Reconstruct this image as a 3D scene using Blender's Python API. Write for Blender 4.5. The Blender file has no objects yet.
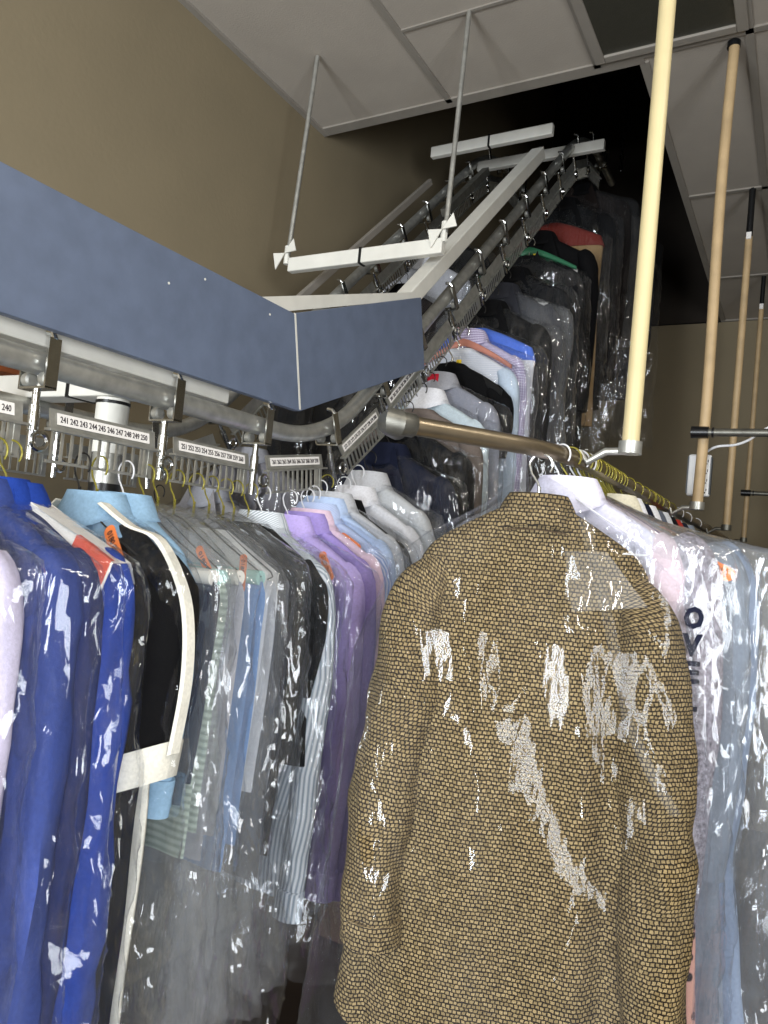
import bpy, math, random
from mathutils import Vector, Matrix, noise
R = math.radians
PI = math.pi
scn = bpy.context.scene
COL = scn.collection
EYE = 1.6                                   # camera height; heights below are given from here where noted

# ------------------------------------------------------------------ materials
def lin(c):
    if isinstance(c, str):
        c = [int(c[i:i+2], 16) / 255 for i in (0, 2, 4)]
    return tuple((x / 12.92 if x <= .04045 else ((x + .055) / 1.055) ** 2.4) for x in c) + (1,)

MATS = {}
def newmat(name):
    m = bpy.data.materials.new(name)
    m.use_nodes = True
    nt = m.node_tree
    nt.nodes.clear()
    out = nt.nodes.new('ShaderNodeOutputMaterial')
    return m, nt, out

def N(nt, typ, **kw):
    n = nt.nodes.new(typ)
    for k, v in kw.items():
        if k in n.inputs.keys():
            n.inputs[k].default_value = v
        else:
            setattr(n, k, v)
    return n

def L(nt, a, b):
    nt.links.new(a, b)

def ramp(nt, fac, stops):
    r = nt.nodes.new('ShaderNodeValToRGB')
    el = r.color_ramp.elements
    while len(el) < len(stops):
        el.new(.5)
    for e, (p, c) in zip(el, stops):
        e.position = p
        e.color = c
    L(nt, fac, r.inputs['Fac'])
    return r

def plain(name, col, rough=.5, metal=0, var=.06, scale=30, bump=0, spec=.5, bscale=None):
    if name in MATS:
        return MATS[name]
    m, nt, out = newmat(name)
    b = N(nt, 'ShaderNodeBsdfPrincipled', Roughness=rough, Metallic=metal)
    b.inputs['Specular IOR Level'].default_value = spec
    tc = N(nt, 'ShaderNodeTexCoord')
    nz = N(nt, 'ShaderNodeTexNoise', Scale=scale, Detail=5.0)
    L(nt, tc.outputs['Object'], nz.inputs['Vector'])
    c = lin(col)
    lo = tuple(x * (1 - var) for x in c[:3]) + (1,)
    hi = tuple(min(1, x * (1 + var)) for x in c[:3]) + (1,)
    r = ramp(nt, nz.outputs['Fac'], [(.3, lo), (.7, hi)])
    L(nt, r.outputs['Color'], b.inputs['Base Color'])
    if bump:
        n2 = N(nt, 'ShaderNodeTexNoise', Scale=bscale or scale * 3, Detail=4.0)
        L(nt, tc.outputs['Object'], n2.inputs['Vector'])
        bp = N(nt, 'ShaderNodeBump', Strength=bump, Distance=.004)
        L(nt, n2.outputs['Fac'], bp.inputs['Height'])
        L(nt, bp.outputs['Normal'], b.inputs['Normal'])
    L(nt, b.outputs['BSDF'], out.inputs['Surface'])
    MATS[name] = m
    return m

def fabric(name, col, pattern=None, col2=None, scale=1.0, rough=.85):
    """cloth: fine weave bump and, if asked, a woven pattern over the metric UVs"""
    if name in MATS:
        return MATS[name]
    m, nt, out = newmat(name)
    b = N(nt, 'ShaderNodeBsdfPrincipled', Roughness=rough)
    b.inputs['Specular IOR Level'].default_value = .15
    b.inputs['Sheen Weight'].default_value = .0
    tc = N(nt, 'ShaderNodeTexCoord')
    c = lin(col)
    hcol = None
    if pattern in ('stripe', 'gingham', 'rib'):
        sp = N(nt, 'ShaderNodeSeparateXYZ')
        L(nt, tc.outputs['UV'], sp.inputs[0])
        def wave(src, k):
            mu = N(nt, 'ShaderNodeMath', operation='MULTIPLY'); mu.inputs[1].default_value = k
            L(nt, src, mu.inputs[0])
            si = N(nt, 'ShaderNodeMath', operation='SINE')
            L(nt, mu.outputs[0], si.inputs[0])
            return si.outputs[0]
        k = 2 * PI / (.009 * scale)
        w = wave(sp.outputs[1] if pattern == 'rib' else sp.outputs[0], k)
        if pattern == 'gingham':
            w2 = wave(sp.outputs[1], k)
            ad = N(nt, 'ShaderNodeMath', operation='ADD')
            L(nt, w, ad.inputs[0]); L(nt, w2, ad.inputs[1])
            w = ad.outputs[0]
        mr = N(nt, 'ShaderNodeMapRange')
        mr.inputs['From Min'].default_value = -.6; mr.inputs['From Max'].default_value = .9
        L(nt, w, mr.inputs['Value'])
        r = ramp(nt, mr.outputs[0], [(0, c), (1, lin(col2))])
        hcol = r.outputs['Color']
    elif pattern == 'tweed':
        nz = N(nt, 'ShaderNodeTexNoise', Scale=95.0, Detail=2.0)
        L(nt, tc.outputs['UV'], nz.inputs['Vector'])
        mx = N(nt, 'ShaderNodeVectorMath', operation='SCALE'); mx.inputs['Scale'].default_value = .0062
        L(nt, nz.outputs['Color'], mx.inputs[0])
        ad = N(nt, 'ShaderNodeVectorMath', operation='ADD')
        L(nt, tc.outputs['UV'], ad.inputs[0]); L(nt, mx.outputs[0], ad.inputs[1])
        bk = N(nt, 'ShaderNodeTexBrick')
        bk.inputs['Scale'].default_value = 1.0
        bk.inputs['Brick Width'].default_value = .0078
        bk.inputs['Row Height'].default_value = .0070
        bk.inputs['Mortar Size'].default_value = .0014
        bk.inputs['Mortar Smooth'].default_value = .45
        bk.inputs['Color1'].default_value = lin('9d8964')
        bk.inputs['Color2'].default_value = lin('796848')
        bk.inputs['Mortar'].default_value = lin('1e160e')
        L(nt, ad.outputs[0], bk.inputs['Vector'])
        n2 = N(nt, 'ShaderNodeTexNoise', Scale=900.0, Detail=1.0)
        L(nt, tc.outputs['UV'], n2.inputs['Vector'])
        rr = ramp(nt, n2.outputs['Fac'], [(.33, (.38, .36, .33, 1)), (.68, (1.4, 1.4, 1.35, 1))])
        mm = N(nt, 'ShaderNodeMix', data_type='RGBA', blend_type='MULTIPLY')
        mm.inputs['Factor'].default_value = .9
        L(nt, bk.outputs['Color'], mm.inputs['A']); L(nt, rr.outputs['Color'], mm.inputs['B'])
        hcol = mm.outputs['Result']
    elif pattern == 'fuzzy':
        nz = N(nt, 'ShaderNodeTexNoise', Scale=120.0, Detail=6.0, Roughness=.8)
        L(nt, tc.outputs['Object'], nz.inputs['Vector'])
        hcol = ramp(nt, nz.outputs['Fac'], [(.33, lin(col2)), (.62, c)]).outputs['Color']
    elif pattern == 'print':
        nz = N(nt, 'ShaderNodeTexVoronoi', Scale=55.0 * scale)
        L(nt, tc.outputs['Object'], nz.inputs['Vector'])
        hcol = ramp(nt, nz.outputs['Distance'], [(.28, lin(col2)), (.42, c)]).outputs['Color']
    else:
        nz = N(nt, 'ShaderNodeTexNoise', Scale=180.0, Detail=3.0)
        L(nt, tc.outputs['Object'], nz.inputs['Vector'])
        hcol = ramp(nt, nz.outputs['Fac'], [(.3, tuple(x * .9 for x in c[:3]) + (1,)), (.7, tuple(min(1, x * 1.08) for x in c[:3]) + (1,))]).outputs['Color']
    L(nt, hcol, b.inputs['Base Color'])
    w1 = N(nt, 'ShaderNodeTexNoise', Scale=420.0, Detail=2.0)
    L(nt, tc.outputs['Object'], w1.inputs['Vector'])
    w2 = N(nt, 'ShaderNodeTexNoise', Scale=13.0, Detail=2.0)
    L(nt, tc.outputs['Object'], w2.inputs['Vector'])
    b1 = N(nt, 'ShaderNodeBump', Strength=.25, Distance=.002)
    L(nt, w1.outputs['Fac'], b1.inputs['Height'])
    b2 = N(nt, 'ShaderNodeBump', Strength=.35, Distance=.02)
    L(nt, w2.outputs['Fac'], b2.inputs['Height']); L(nt, b1.outputs['Normal'], b2.inputs['Normal'])
    L(nt, b2.outputs['Normal'], b.inputs['Normal'])
    L(nt, b.outputs['BSDF'], out.inputs['Surface'])
    MATS[name] = m
    return m

def film(name, haze=.05, crumple=1.0, gain=1.0):
    """thin clear polythene: see-through, shiny, crinkled, with a little milkiness"""
    m, nt, out = newmat(name)
    tc = N(nt, 'ShaderNodeTexCoord')
    oi = N(nt, 'ShaderNodeObjectInfo')
    off = N(nt, 'ShaderNodeVectorMath', operation='SCALE'); off.inputs['Scale'].default_value = 17.0
    cmb = N(nt, 'ShaderNodeCombineXYZ')
    for i in range(3):
        L(nt, oi.outputs['Random'], cmb.inputs[i])
    L(nt, cmb.outputs[0], off.inputs[0])
    ad = N(nt, 'ShaderNodeVectorMath', operation='ADD')
    L(nt, tc.outputs['Object'], ad.inputs[0]); L(nt, off.outputs[0], ad.inputs[1])
    mp = N(nt, 'ShaderNodeMapping')
    mp.inputs['Scale'].default_value = (1, 1, .27)
    L(nt, ad.outputs[0], mp.inputs['Vector'])
    n1 = N(nt, 'ShaderNodeTexNoise', Scale=11.0, Detail=3.0, Distortion=.6)
    L(nt, mp.outputs[0], n1.inputs['Vector'])
    v1 = N(nt, 'ShaderNodeTexVoronoi', feature='DISTANCE_TO_EDGE', Scale=15.0)
    dn = N(nt, 'ShaderNodeTexNoise', Scale=6.0, Detail=2.0)
    L(nt, mp.outputs[0], dn.inputs['Vector'])
    ds = N(nt, 'ShaderNodeVectorMath', operation='SCALE'); ds.inputs['Scale'].default_value = .22
    L(nt, dn.outputs['Color'], ds.inputs[0])
    da = N(nt, 'ShaderNodeVectorMath', operation='ADD')
    L(nt, mp.outputs[0], da.inputs[0]); L(nt, ds.outputs[0], da.inputs[1])
    L(nt, da.outputs[0], v1.inputs['Vector'])
    b1 = N(nt, 'ShaderNodeBump', Strength=.55 * crumple, Distance=.035)
    L(nt, n1.outputs['Fac'], b1.inputs['Height'])
    b2 = N(nt, 'ShaderNodeBump', Strength=.35 * crumple, Distance=.012)
    L(nt, v1.outputs['Distance'], b2.inputs['Height']); L(nt, b1.outputs['Normal'], b2.inputs['Normal'])
    cur = b2.outputs['Normal']
    for sc, k in ((9.0, .34), (24.0, .30), (60.0, .14)):      # flat creased facets of three sizes
        vf = N(nt, 'ShaderNodeTexVoronoi', feature='F1', Scale=sc)
        L(nt, da.outputs[0], vf.inputs['Vector'])
        su = N(nt, 'ShaderNodeVectorMath', operation='SUBTRACT'); su.inputs[1].default_value = (.5, .5, .5)
        L(nt, vf.outputs['Color'], su.inputs[0])
        sk = N(nt, 'ShaderNodeVectorMath', operation='SCALE')
        mk = N(nt, 'ShaderNodeMapRange')
        mk.inputs['From Min'].default_value = .38; mk.inputs['From Max'].default_value = .66
        mk.inputs['To Min'].default_value = .25 * k * crumple; mk.inputs['To Max'].default_value = 1.7 * k * crumple
        L(nt, n1.outputs['Fac'], mk.inputs['Value'])
        L(nt, su.outputs[0], sk.inputs[0]); L(nt, mk.outputs[0], sk.inputs['Scale'])
        a2 = N(nt, 'ShaderNodeVectorMath', operation='ADD')
        L(nt, cur, a2.inputs[0]); L(nt, sk.outputs[0], a2.inputs[1])
        nn = N(nt, 'ShaderNodeVectorMath', operation='NORMALIZE')
        L(nt, a2.outputs[0], nn.inputs[0])
        cur = nn.outputs[0]
    b3 = nn
    lw = N(nt, 'ShaderNodeLayerWeight', Blend=.5)
    L(nt, cur, lw.inputs['Normal'])
    pw = N(nt, 'ShaderNodeMath', operation='POWER'); pw.inputs[1].default_value = 3.2
    L(nt, lw.outputs['Facing'], pw.inputs[0])
    ma = N(nt, 'ShaderNodeMath', operation='MULTIPLY_ADD', use_clamp=True)
    ma.inputs[1].default_value = .55 * gain; ma.inputs[2].default_value = .036 * gain
    L(nt, pw.outputs[0], ma.inputs[0])
    tr = N(nt, 'ShaderNodeBsdfTransparent', Color=(.965, .972, .98, 1))
    df = N(nt, 'ShaderNodeBsdfDiffuse', Color=(.85, .88, .92, 1))
    hz = N(nt, 'ShaderNodeMapRange')
    hz.inputs['From Min'].default_value = .35; hz.inputs['From Max'].default_value = .75
    hz.inputs['To Min'].default_value = haze * .4; hz.inputs['To Max'].default_value = haze * 2.0
    L(nt, dn.outputs['Fac'], hz.inputs['Value'])
    m1 = N(nt, 'ShaderNodeMixShader')
    L(nt, hz.outputs[0], m1.inputs['Fac']); L(nt, tr.outputs[0], m1.inputs[1]); L(nt, df.outputs[0], m1.inputs[2])
    gl = N(nt, 'ShaderNodeBsdfGlossy', Color=(1, 1, 1, 1), Roughness=.07)
    L(nt, cur, gl.inputs['Normal'])
    m2 = N(nt, 'ShaderNodeMixShader')
    L(nt, ma.outputs[0], m2.inputs['Fac']); L(nt, m1.outputs[0], m2.inputs[1]); L(nt, gl.outputs[0], m2.inputs[2])
    L(nt, m2.outputs[0], out.inputs['Surface'])
    return m

def emit(name, col, s):
    m, nt, out = newmat(name)
    e = N(nt, 'ShaderNodeEmission', Color=lin(col), Strength=s)
    L(nt, e.outputs[0], out.inputs['Surface'])
    return m

STEEL = plain('galvanised_steel', 'b4b4ae', .38, .72, .18, 40)
DSTEEL = plain('dull_steel', '77766f', .45, .8, .22, 40)
BSTEEL = plain('bronzed_pipe', '9a8d78', .34, .9, .18, 12)
CHROME = plain('bright_zinc', 'c9cac8', .22, 1.0, .08, 60)
WHITEP = plain('white_enamel', 'd6d4cb', .45, 0, .05, 18)
CREAM = plain('cream_pvc', 'c6b78c', .4, 0, .05, 9)
WOODP = plain('varnished_dowel', 'b39a74', .5, 0, .14, 14)
BLACKP = plain('black_plastic', '101113', .35, 0, .1, 40)
BLUEP = plain('blue_laminate', '5f6a7f', .5, 0, .09, 22)
WIREY = plain('yellow_green_wire', '8c8430', .38, .35, .15, 60)
WIREW = plain('white_wire', 'dcdde0', .3, 0, .04, 60)
WIREK = plain('dark_wire', '2b2a29', .4, .6, .1, 60)
PAPER = plain('white_paper', 'e9e6e2', .8, 0, .04, 30)
ORANGE = plain('orange_tag_paper', 'f08445', .75, 0, .05, 60)
YELLOW = plain('yellow_plastic_tag', 'e8c92e', .5, 0, .05, 60)
INK = plain('dark_ink', '2a2226', .8, 0, .05, 60)
RUST = plain('rust_brown_board', '8a4a22', .7, 0, .2, 20)
BAG = film('clear_polythene', .008, .9)
BAGH = film('milky_polythene', .05, .9, 1.25)
BAGT = film('smooth_polythene', .010, .5, .5)

# ------------------------------------------------------------------ mesh helpers
class MB:
    def __init__(s):
        s.v, s.f, s.uv = [], [], []
    def loft(s, rings, close=True, cap0=False, cap1=False, uvo=(0, 0), flat=False):
        b0 = len(s.v)
        n = len(rings[0])
        vv = uvo[1]
        prev = None
        for k, r in enumerate(rings):
            if prev is not None:
                vv += sum((a - b).length for a, b in zip(r, prev)) / n
            uu = uvo[0]
            for i, p in enumerate(r):
                if i:
                    uu += (p - r[i-1]).length
                s.v.append(p); s.uv.append((p.x, p.z) if flat else (uu, -vv))
            prev = r
        for k in range(len(rings) - 1):
            for i in range(n if close else n - 1):
                j = (i + 1) % n
                s.f.append((b0 + k*n + i, b0 + k*n + j, b0 + (k+1)*n + j, b0 + (k+1)*n + i))
        if cap0:
            s.f.append(tuple(b0 + i for i in range(n)))
        if cap1:
            s.f.append(tuple(b0 + (len(rings)-1)*n + i for i in reversed(range(n))))
        return s
    def tube(s, pts, r, n=10, cap=True):
        pts = [Vector(p) for p in pts]
        rs = r if isinstance(r, (list, tuple)) else [r] * len(pts)
        rings = []
        t0 = (pts[1] - pts[0]).normalized()
        a = t0.orthogonal().normalized()
        for i, p in enumerate(pts):
            t = ((pts[min(i+1, len(pts)-1)] - pts[max(i-1, 0)])).normalized()
            a = (a - t * a.dot(t)).normalized()
            b = t.cross(a)
            rings.append([p + (a * math.cos(2*PI*k/n) + b * math.sin(2*PI*k/n)) * rs[i] for k in range(n)])
        return s.loft(rings, True, cap, cap)
    def box(s, c, size, M=None):
        b0 = len(s.v)
        M = M or Matrix.Identity(3)
        c = Vector(c)
        for x in (-.5, .5):
            for y in (-.5, .5):
                for z in (-.5, .5):
                    p = c + M @ Vector((x*size[0], y*size[1], z*size[2]))
                    s.v.append(p); s.uv.append((p.x + p.y, p.z))
        for q in ((0,1,3,2), (4,6,7,5), (0,4,5,1), (2,3,7,6), (0,2,6,4), (1,5,7,3)):
            s.f.append(tuple(b0 + i for i in q))
        return s
    def poly(s, pts):
        b0 = len(s.v)
        for p in pts:
            s.v.append(Vector(p)); s.uv.append((p[0] + p[1], p[2]))
        s.f.append(tuple(range(b0, b0 + len(pts))))
        return s
    def prism(s, pts, d):
        """polygon pts pushed along vector d"""
        b0 = len(s.v); n = len(pts); d = Vector(d)
        for q in (0, 1):
            for p in pts:
                p = Vector(p) + d * q
                s.v.append(p); s.uv.append((p.x + p.y, p.z))
        s.f.append(tuple(b0 + i for i in reversed(range(n))))
        s.f.append(tuple(b0 + n + i for i in range(n)))
        for i in range(n):
            j = (i + 1) % n
            s.f.append((b0+i, b0+j, b0+n+j, b0+n+i))
        return s
    def build(s, name, mat, parent=None, smooth=True, bevel=0, solid=0, loc=None, rot=None):
        me = bpy.data.meshes.new(name)
        me.from_pydata([tuple(v) for v in s.v], [], s.f)
        uvl = me.uv_layers.new(name='UVMap')
        for l in me.loops:
            uvl.data[l.index].uv = s.uv[l.vertex_index]
        me.materials.append(mat)
        for p in me.polygons:
            p.use_smooth = smooth
        if smooth:
            me.set_sharp_from_angle(angle=R(52))
        o = bpy.data.objects.new(name, me)
        COL.objects.link(o)
        if parent is not None:
            o.parent = parent
        if loc is not None:
            o.location = loc
        if rot is not None:
            o.rotation_euler = rot
        if bevel:
            b = o.modifiers.new('Bevel', 'BEVEL'); b.width = bevel; b.segments = 2; b.limit_method = 'ANGLE'
        if solid:
            b = o.modifiers.new('Solidify', 'SOLIDIFY'); b.thickness = solid; b.offset = 0
        return o

def tag(o, label=None, cat=None, group=None, kind=None):
    if label: o['label'] = label
    if cat: o['category'] = cat
    if group: o['group'] = group
    if kind: o['kind'] = kind
    return o

def empty(name, loc=(0, 0, 0), rz=0):
    o = bpy.data.objects.new(name, None)
    o.empty_display_size = .05
    COL.objects.link(o)
    o.location = loc
    o.rotation_euler = (0, 0, rz)
    return o

def struct(name, mb, mat, **kw):
    return tag(mb.build(name, mat, smooth=False, **kw), kind='structure')

def text(name, body, mat, parent, M, width=None, height=None, depth=.0006, spacing=1.0, bold=0):
    """lettering as a mesh lying in the xy plane of matrix M, centred"""
    cu = bpy.data.curves.new(name, 'FONT')
    cu.body = body; cu.size = 1; cu.align_x = 'CENTER'; cu.align_y = 'CENTER'
    cu.extrude = .02; cu.offset = bold; cu.space_character = spacing; cu.resolution_u = 2
    tmp = bpy.data.objects.new(name, cu)
    COL.objects.link(tmp)
    bpy.context.view_layer.update()
    me = bpy.data.meshes.new_from_object(tmp.evaluated_get(bpy.context.evaluated_depsgraph_get()))
    bpy.data.objects.remove(tmp)
    bpy.data.curves.remove(cu)
    xs = [v.co.x for v in me.vertices]; ys = [v.co.y for v in me.vertices]
    w, h = max(xs) - min(xs), max(ys) - min(ys)
    cx, cy = (max(xs) + min(xs)) / 2, (max(ys) + min(ys)) / 2
    sx = width / w if width else height / h
    sy = height / h if height else sx
    for v in me.vertices:
        v.co = ((v.co.x - cx) * sx, (v.co.y - cy) * sy, v.co.z * depth / .02)
    me.transform(M)
    me.materials.clear(); me.materials.append(mat)
    o = bpy.data.objects.new(name, me)
    COL.objects.link(o)
    o.parent = parent
    return o

def lerp(a, b, t): return a + (b - a) * t
def sstep(a, b, x):
    t = max(0, min(1, (x - a) / (b - a))); return t * t * (3 - 2 * t)
def nz3(x, y, z): return noise.noise(Vector((x, y, z)))
def interp(prof, z):
    for p, q in zip(prof, prof[1:]):
        if z >= q[0]:
            t = (z - p[0]) / (q[0] - p[0])
            return [lerp(a, b, t) for a, b in zip(p, q)]
    return list(prof[-1])

# ------------------------------------------------------------------ room shell
XL, XR, YB, YF = -1.914, 2.3, 5.41, -3.2
ZC = EYE + 1.725
HX, HY = -.598, 2.507                      # the ceiling opening: from the left wall to HX, from HY to the far wall
ZT = EYE + 3.6
WALLM = plain('tan_wall_paint', '847860', .8, 0, .05, 3, .12, bscale=60)
DARKM = plain('painted_loft_shade', '2a231c', .85, 0, .2, 6)  # the unlit loft's darkness is put into this surface colour
CEILM = plain('ceiling_tile', 'a9a196', .9, 0, .05, 5, .2, bscale=160)
GRIDM = plain('ceiling_grid_white', '8f8980', .6, 0, .03, 20)
FLOORM = plain('brown_floor', '33271f', .6, 0, .25, 4)

struct('floor', MB().box(((XL+XR)/2, (YB+YF)/2, -.05), (XR-XL+.4, YB-YF+.4, .1)), FLOORM)
struct('wall_left', MB().box((XL-.06, (YB+YF)/2, ZC/2), (.12, YB-YF+.24, ZC)), WALLM)
struct('wall_far', MB().box(((XL+XR)/2, YB+.06, ZC/2-.005), (XR-XL, .12, ZC-.01)), WALLM)
# assumed, unseen shop windows behind the camera, added for light: one in the front wall, one in the right wall
WZ0, WZ1 = .5, 2.35
FX0, FX1 = -1.75, -.55
SY0, SY1 = -2.95, -.75
fw = MB()
fw.box(((XL+FX0)/2, YF-.06, ZC/2), (FX0-XL, .12, ZC)).box(((XR+FX1)/2, YF-.06, ZC/2), (XR-FX1, .12, ZC))
fw.box(((FX0+FX1)/2, YF-.06, WZ0/2), (FX1-FX0, .12, WZ0)).box(((FX0+FX1)/2, YF-.06, (ZC+WZ1)/2), (FX1-FX0, .12, ZC-WZ1))
struct('wall_front', fw, WALLM)
rw = MB()
rw.box((XR+.06, (YF+SY0)/2, ZC/2), (.12, SY0-YF, ZC)).box((XR+.06, (YB+SY1)/2, ZC/2), (.12, YB-SY1, ZC))
rw.box((XR+.06, (SY0+SY1)/2, WZ0/2), (.12, SY1-SY0, WZ0)).box((XR+.06, (SY0+SY1)/2, (ZC+WZ1)/2), (.12, SY1-SY0, ZC-WZ1))
struct('wall_right', rw, WALLM)
wf = MB()
for x in (FX0+.025, (FX0+FX1)/2, FX1-.025):
    wf.box((x, YF-.06, (WZ0+WZ1)/2), (.05, .08, WZ1-WZ0))
for z in (WZ0+.025, WZ1-.025):
    wf.box(((FX0+FX1)/2, YF-.06, z), (FX1-FX0, .08, .05))
struct('assumed_window_1', wf, WHITEP)  # frame of the assumed front window, out of view
wf = MB()
for i in range(4):
    wf.box((XR+.06, lerp(SY0+.025, SY1-.025, i/3), (WZ0+WZ1)/2), (.08, .05, WZ1-WZ0))
for z in (WZ0+.025, WZ1-.025):
    wf.box((XR+.06, (SY0+SY1)/2, z), (.08, SY1-SY0, .05))
struct('assumed_window_2', wf, WHITEP)  # frame of the assumed right-hand window, out of view

# suspended ceiling with the opening for the conveyor
ce = MB()
T = .03
ce.box(((XL+XR)/2, (HY+YF)/2, ZC+T/2), (XR-XL, HY-YF, T))
ce.box(((HX+XR)/2, (HY+YB)/2, ZC+T/2), (XR-HX, YB-HY, T))
struct('ceiling', ce, CEILM)
gr = MB()
GX = [-1.305, -.736, -.258, .31, .88, 1.45, 2.02]
GY = [-2.1, -1.05, 0, 1.0, 2.47, 3.54, 4.6]
gw = .024
for x in GX:
    y1 = HY if x < HX - .02 else YB
    gr.box((x, (YF+y1)/2, ZC-.003), (gw, y1-YF, .008))
for y in GY:
    gr.box(((XL if y < HY else HX) / 2 + XR/2, y, ZC-.003), (XR - (XL if y < HY else HX), gw, .008))
gr.box(((-1.305-.736)/2, 2.06, ZC-.002), (.57, .012, .006))
struct('trim_1', gr, GRIDM)
tr = MB()
tr.box((XL+.012, (YF+HY)/2, ZC-.004), (.024, HY-YF, .012)).box(((HX+XR)/2, YB-.012, ZC-.004), (XR-HX, .024, .012))
struct('trim_2', tr, GRIDM)
tr = MB()                                   # angle trim around the opening
tr.box(((XL+HX)/2, HY-.012, ZC+.008), (HX-XL+.03, .03, .03)).box((HX+.012, (HY+YB)/2, ZC+.008), (.03, YB-HY, .03))
struct('trim_3', tr, GRIDM)
# the dark loft above the opening
struct('wall_loft_left', MB().box((XL-.06, (HY+YB)/2, (ZC+ZT)/2), (.12, YB-HY+.3, ZT-ZC)), WALLM)
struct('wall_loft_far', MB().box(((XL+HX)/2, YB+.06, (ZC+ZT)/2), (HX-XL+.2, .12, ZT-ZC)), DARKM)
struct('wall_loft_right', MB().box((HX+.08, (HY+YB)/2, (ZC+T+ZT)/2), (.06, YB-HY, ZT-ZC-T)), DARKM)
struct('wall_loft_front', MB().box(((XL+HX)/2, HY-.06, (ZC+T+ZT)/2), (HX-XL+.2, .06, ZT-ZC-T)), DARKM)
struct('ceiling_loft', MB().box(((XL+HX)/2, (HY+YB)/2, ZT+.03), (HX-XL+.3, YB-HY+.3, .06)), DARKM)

# unlit ceiling light
cl = empty('ceiling_light', (-.497, 1.87, ZC))
tag(cl, 'unlit ceiling light with a dark grey lens beside the ceiling opening', 'ceiling light')
m = MB()
for x in (-.222, .222): m.box((x, 0, -.009), (.034, 1.16, .016))
for y in (-.563, .563): m.box((0, y, -.009), (.41, .034, .016))
m.build('frame', GRIDM, cl, smooth=False, bevel=.003)
MB().box((0, 0, -.006), (.412, 1.094, .006)).build('lens', plain('unlit_lens', '3d3c34', .35, 0, .06, 70, .3), cl, smooth=False)

# ------------------------------------------------------------------ garment conveyor
CX, FX = -1.11, -1.62                       # near and far run
A1 = R(43.9)
Z0 = EYE + .238
def make_path():
    k1 = Vector((1.585, Z0)); zt = EYE + 2.2
    k2 = Vector((1.585 + (zt - Z0) / math.tan(A1), zt))
    d = Vector((math.cos(A1), math.sin(A1)))
    def arc(k, a, b, T):
        P0, P1 = k - a * T, k + b * T
        return [P0 * (1-t)**2 + k * 2*t*(1-t) + P1 * t*t for t in [i/16 for i in range(17)]]
    pts = [Vector((-.2, Z0))] + arc(k1, Vector((1, 0)), d, .21) + arc(k2, d, Vector((1, 0)), .34) + [Vector((5.0, zt))]
    acc = [-.2]
    for p, q in zip(pts, pts[1:]):
        acc.append(acc[-1] + (q - p).length)
    return pts, acc
PATH, ACC = make_path()
def at(s):
    for i in range(len(ACC) - 1):
        if s <= ACC[i+1] or i == len(ACC) - 2:
            t = (s - ACC[i]) / (ACC[i+1] - ACC[i])
            p = PATH[i].lerp(PATH[i+1], t)
            d = (at_dir(i) * (1-t) + at_dir(i+1) * t).normalized()
            return p, d
def at_dir(i):
    a, b = PATH[max(i-1, 0)], PATH[min(i+1, len(PATH)-1)]
    return (b - a).normalized()
def s_of_y(y):
    for i in range(len(PATH) - 1):
        if PATH[i+1].x >= y:
            t = (y - PATH[i].x) / (PATH[i+1].x - PATH[i].x)
            return lerp(ACC[i], ACC[i+1], t)
    return ACC[-1]
SMAX = 4.95
def off(x, s, n, dx=0):
    """point at chain length s, n along the upward normal of the run"""
    p, d = at(s)
    return Vector((x + dx, p.x - d.y * n, p.y + d.x * n))
def frame(x, s, n=0):
    p, d = at(s)
    M = Matrix(((1, 0, 0, x), (0, d.x, -d.y, p.x - d.y*n), (0, d.y, d.x, p.y + d.x*n), (0, 0, 0, 1)))
    return M

track = empty('conveyor_track', (CX, 1.1, 0))
tag(track, 'steel garment conveyor track climbing from over the clothes into the dark ceiling opening', 'conveyor')
def absolute(o, root):
    o.matrix_parent_inverse = Matrix.Translation(-root.location)
    return o
def sub(mb, name, mat, root, **kw):
    return absolute(mb.build(name, mat, root, **kw), root)
for x in (CX, FX):
    ss = [(-.2 + i * (SMAX + .2) / 150) for i in range(151)]
    sub(MB().tube([off(x, s, 0) for s in ss], .021, 12), 'rail_pipe', STEEL, track)
sA, sB = s_of_y(1.83), s_of_y(3.08)
for x in (CX, FX):                          # white inclined beams over the pipes
    M = frame(x, (sA+sB)/2, .108 if x == CX else .07)
    sub(MB().box(M.to_translation() + Vector((-.012 if x == CX else -.04, 0, 0)), (.056 if x == CX else .02, sB-sA, .05 if x == CX else .03), M.to_3x3()), 'inclined_beam', WHITEP if x == CX else GRIDM, track, smooth=False, bevel=.004)
sub(MB().box((CX-.022, .55, EYE+.283), (.046, 1.32, .034)), 'level_beam', WHITEP, track, smooth=False, bevel=.003)
def crossbar(x0, x1, y, z, h=.05, d=.03):
    c = sub(MB().box(((x0+x1)/2, y, z), (x1-x0, d, h)), 'crossbar', WHITEP, track, smooth=False, bevel=.004)
    MB().box(((x0+x1)/2, y, z), (.009, d+.006, h+.004)).build('tie', BLACKP, c, smooth=False)
    return c
def gusset(c, x, y, z):
    g = MB()
    for sg in (-1, 1):
        g.prism([(x, y-.018, z), (x+.034*sg, y-.018, z+.052*sg-.004), (x+.05*sg, y-.018, z+.004)], (0, .004, 0))
    g.tube([(x, y, z-.035), (x, y, z+.03)], .011, 8)
    g.build('gusset_bracket', WHITEP, c, smooth=False)
c1 = crossbar(-1.655, -1.05, 2.045, EYE+.945)
gusset(c1, -1.668, 2.04, EYE+.985); gusset(c1, -1.05, 2.04, EYE+.992)
crossbar(-1.66, -1.07, 3.02, EYE+1.86)
crossbar(-1.60, -.95, 3.42, EYE+1.98)
crossbar(-1.75, -1.18, 1.107, EYE+.285, .055, .07)
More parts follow.
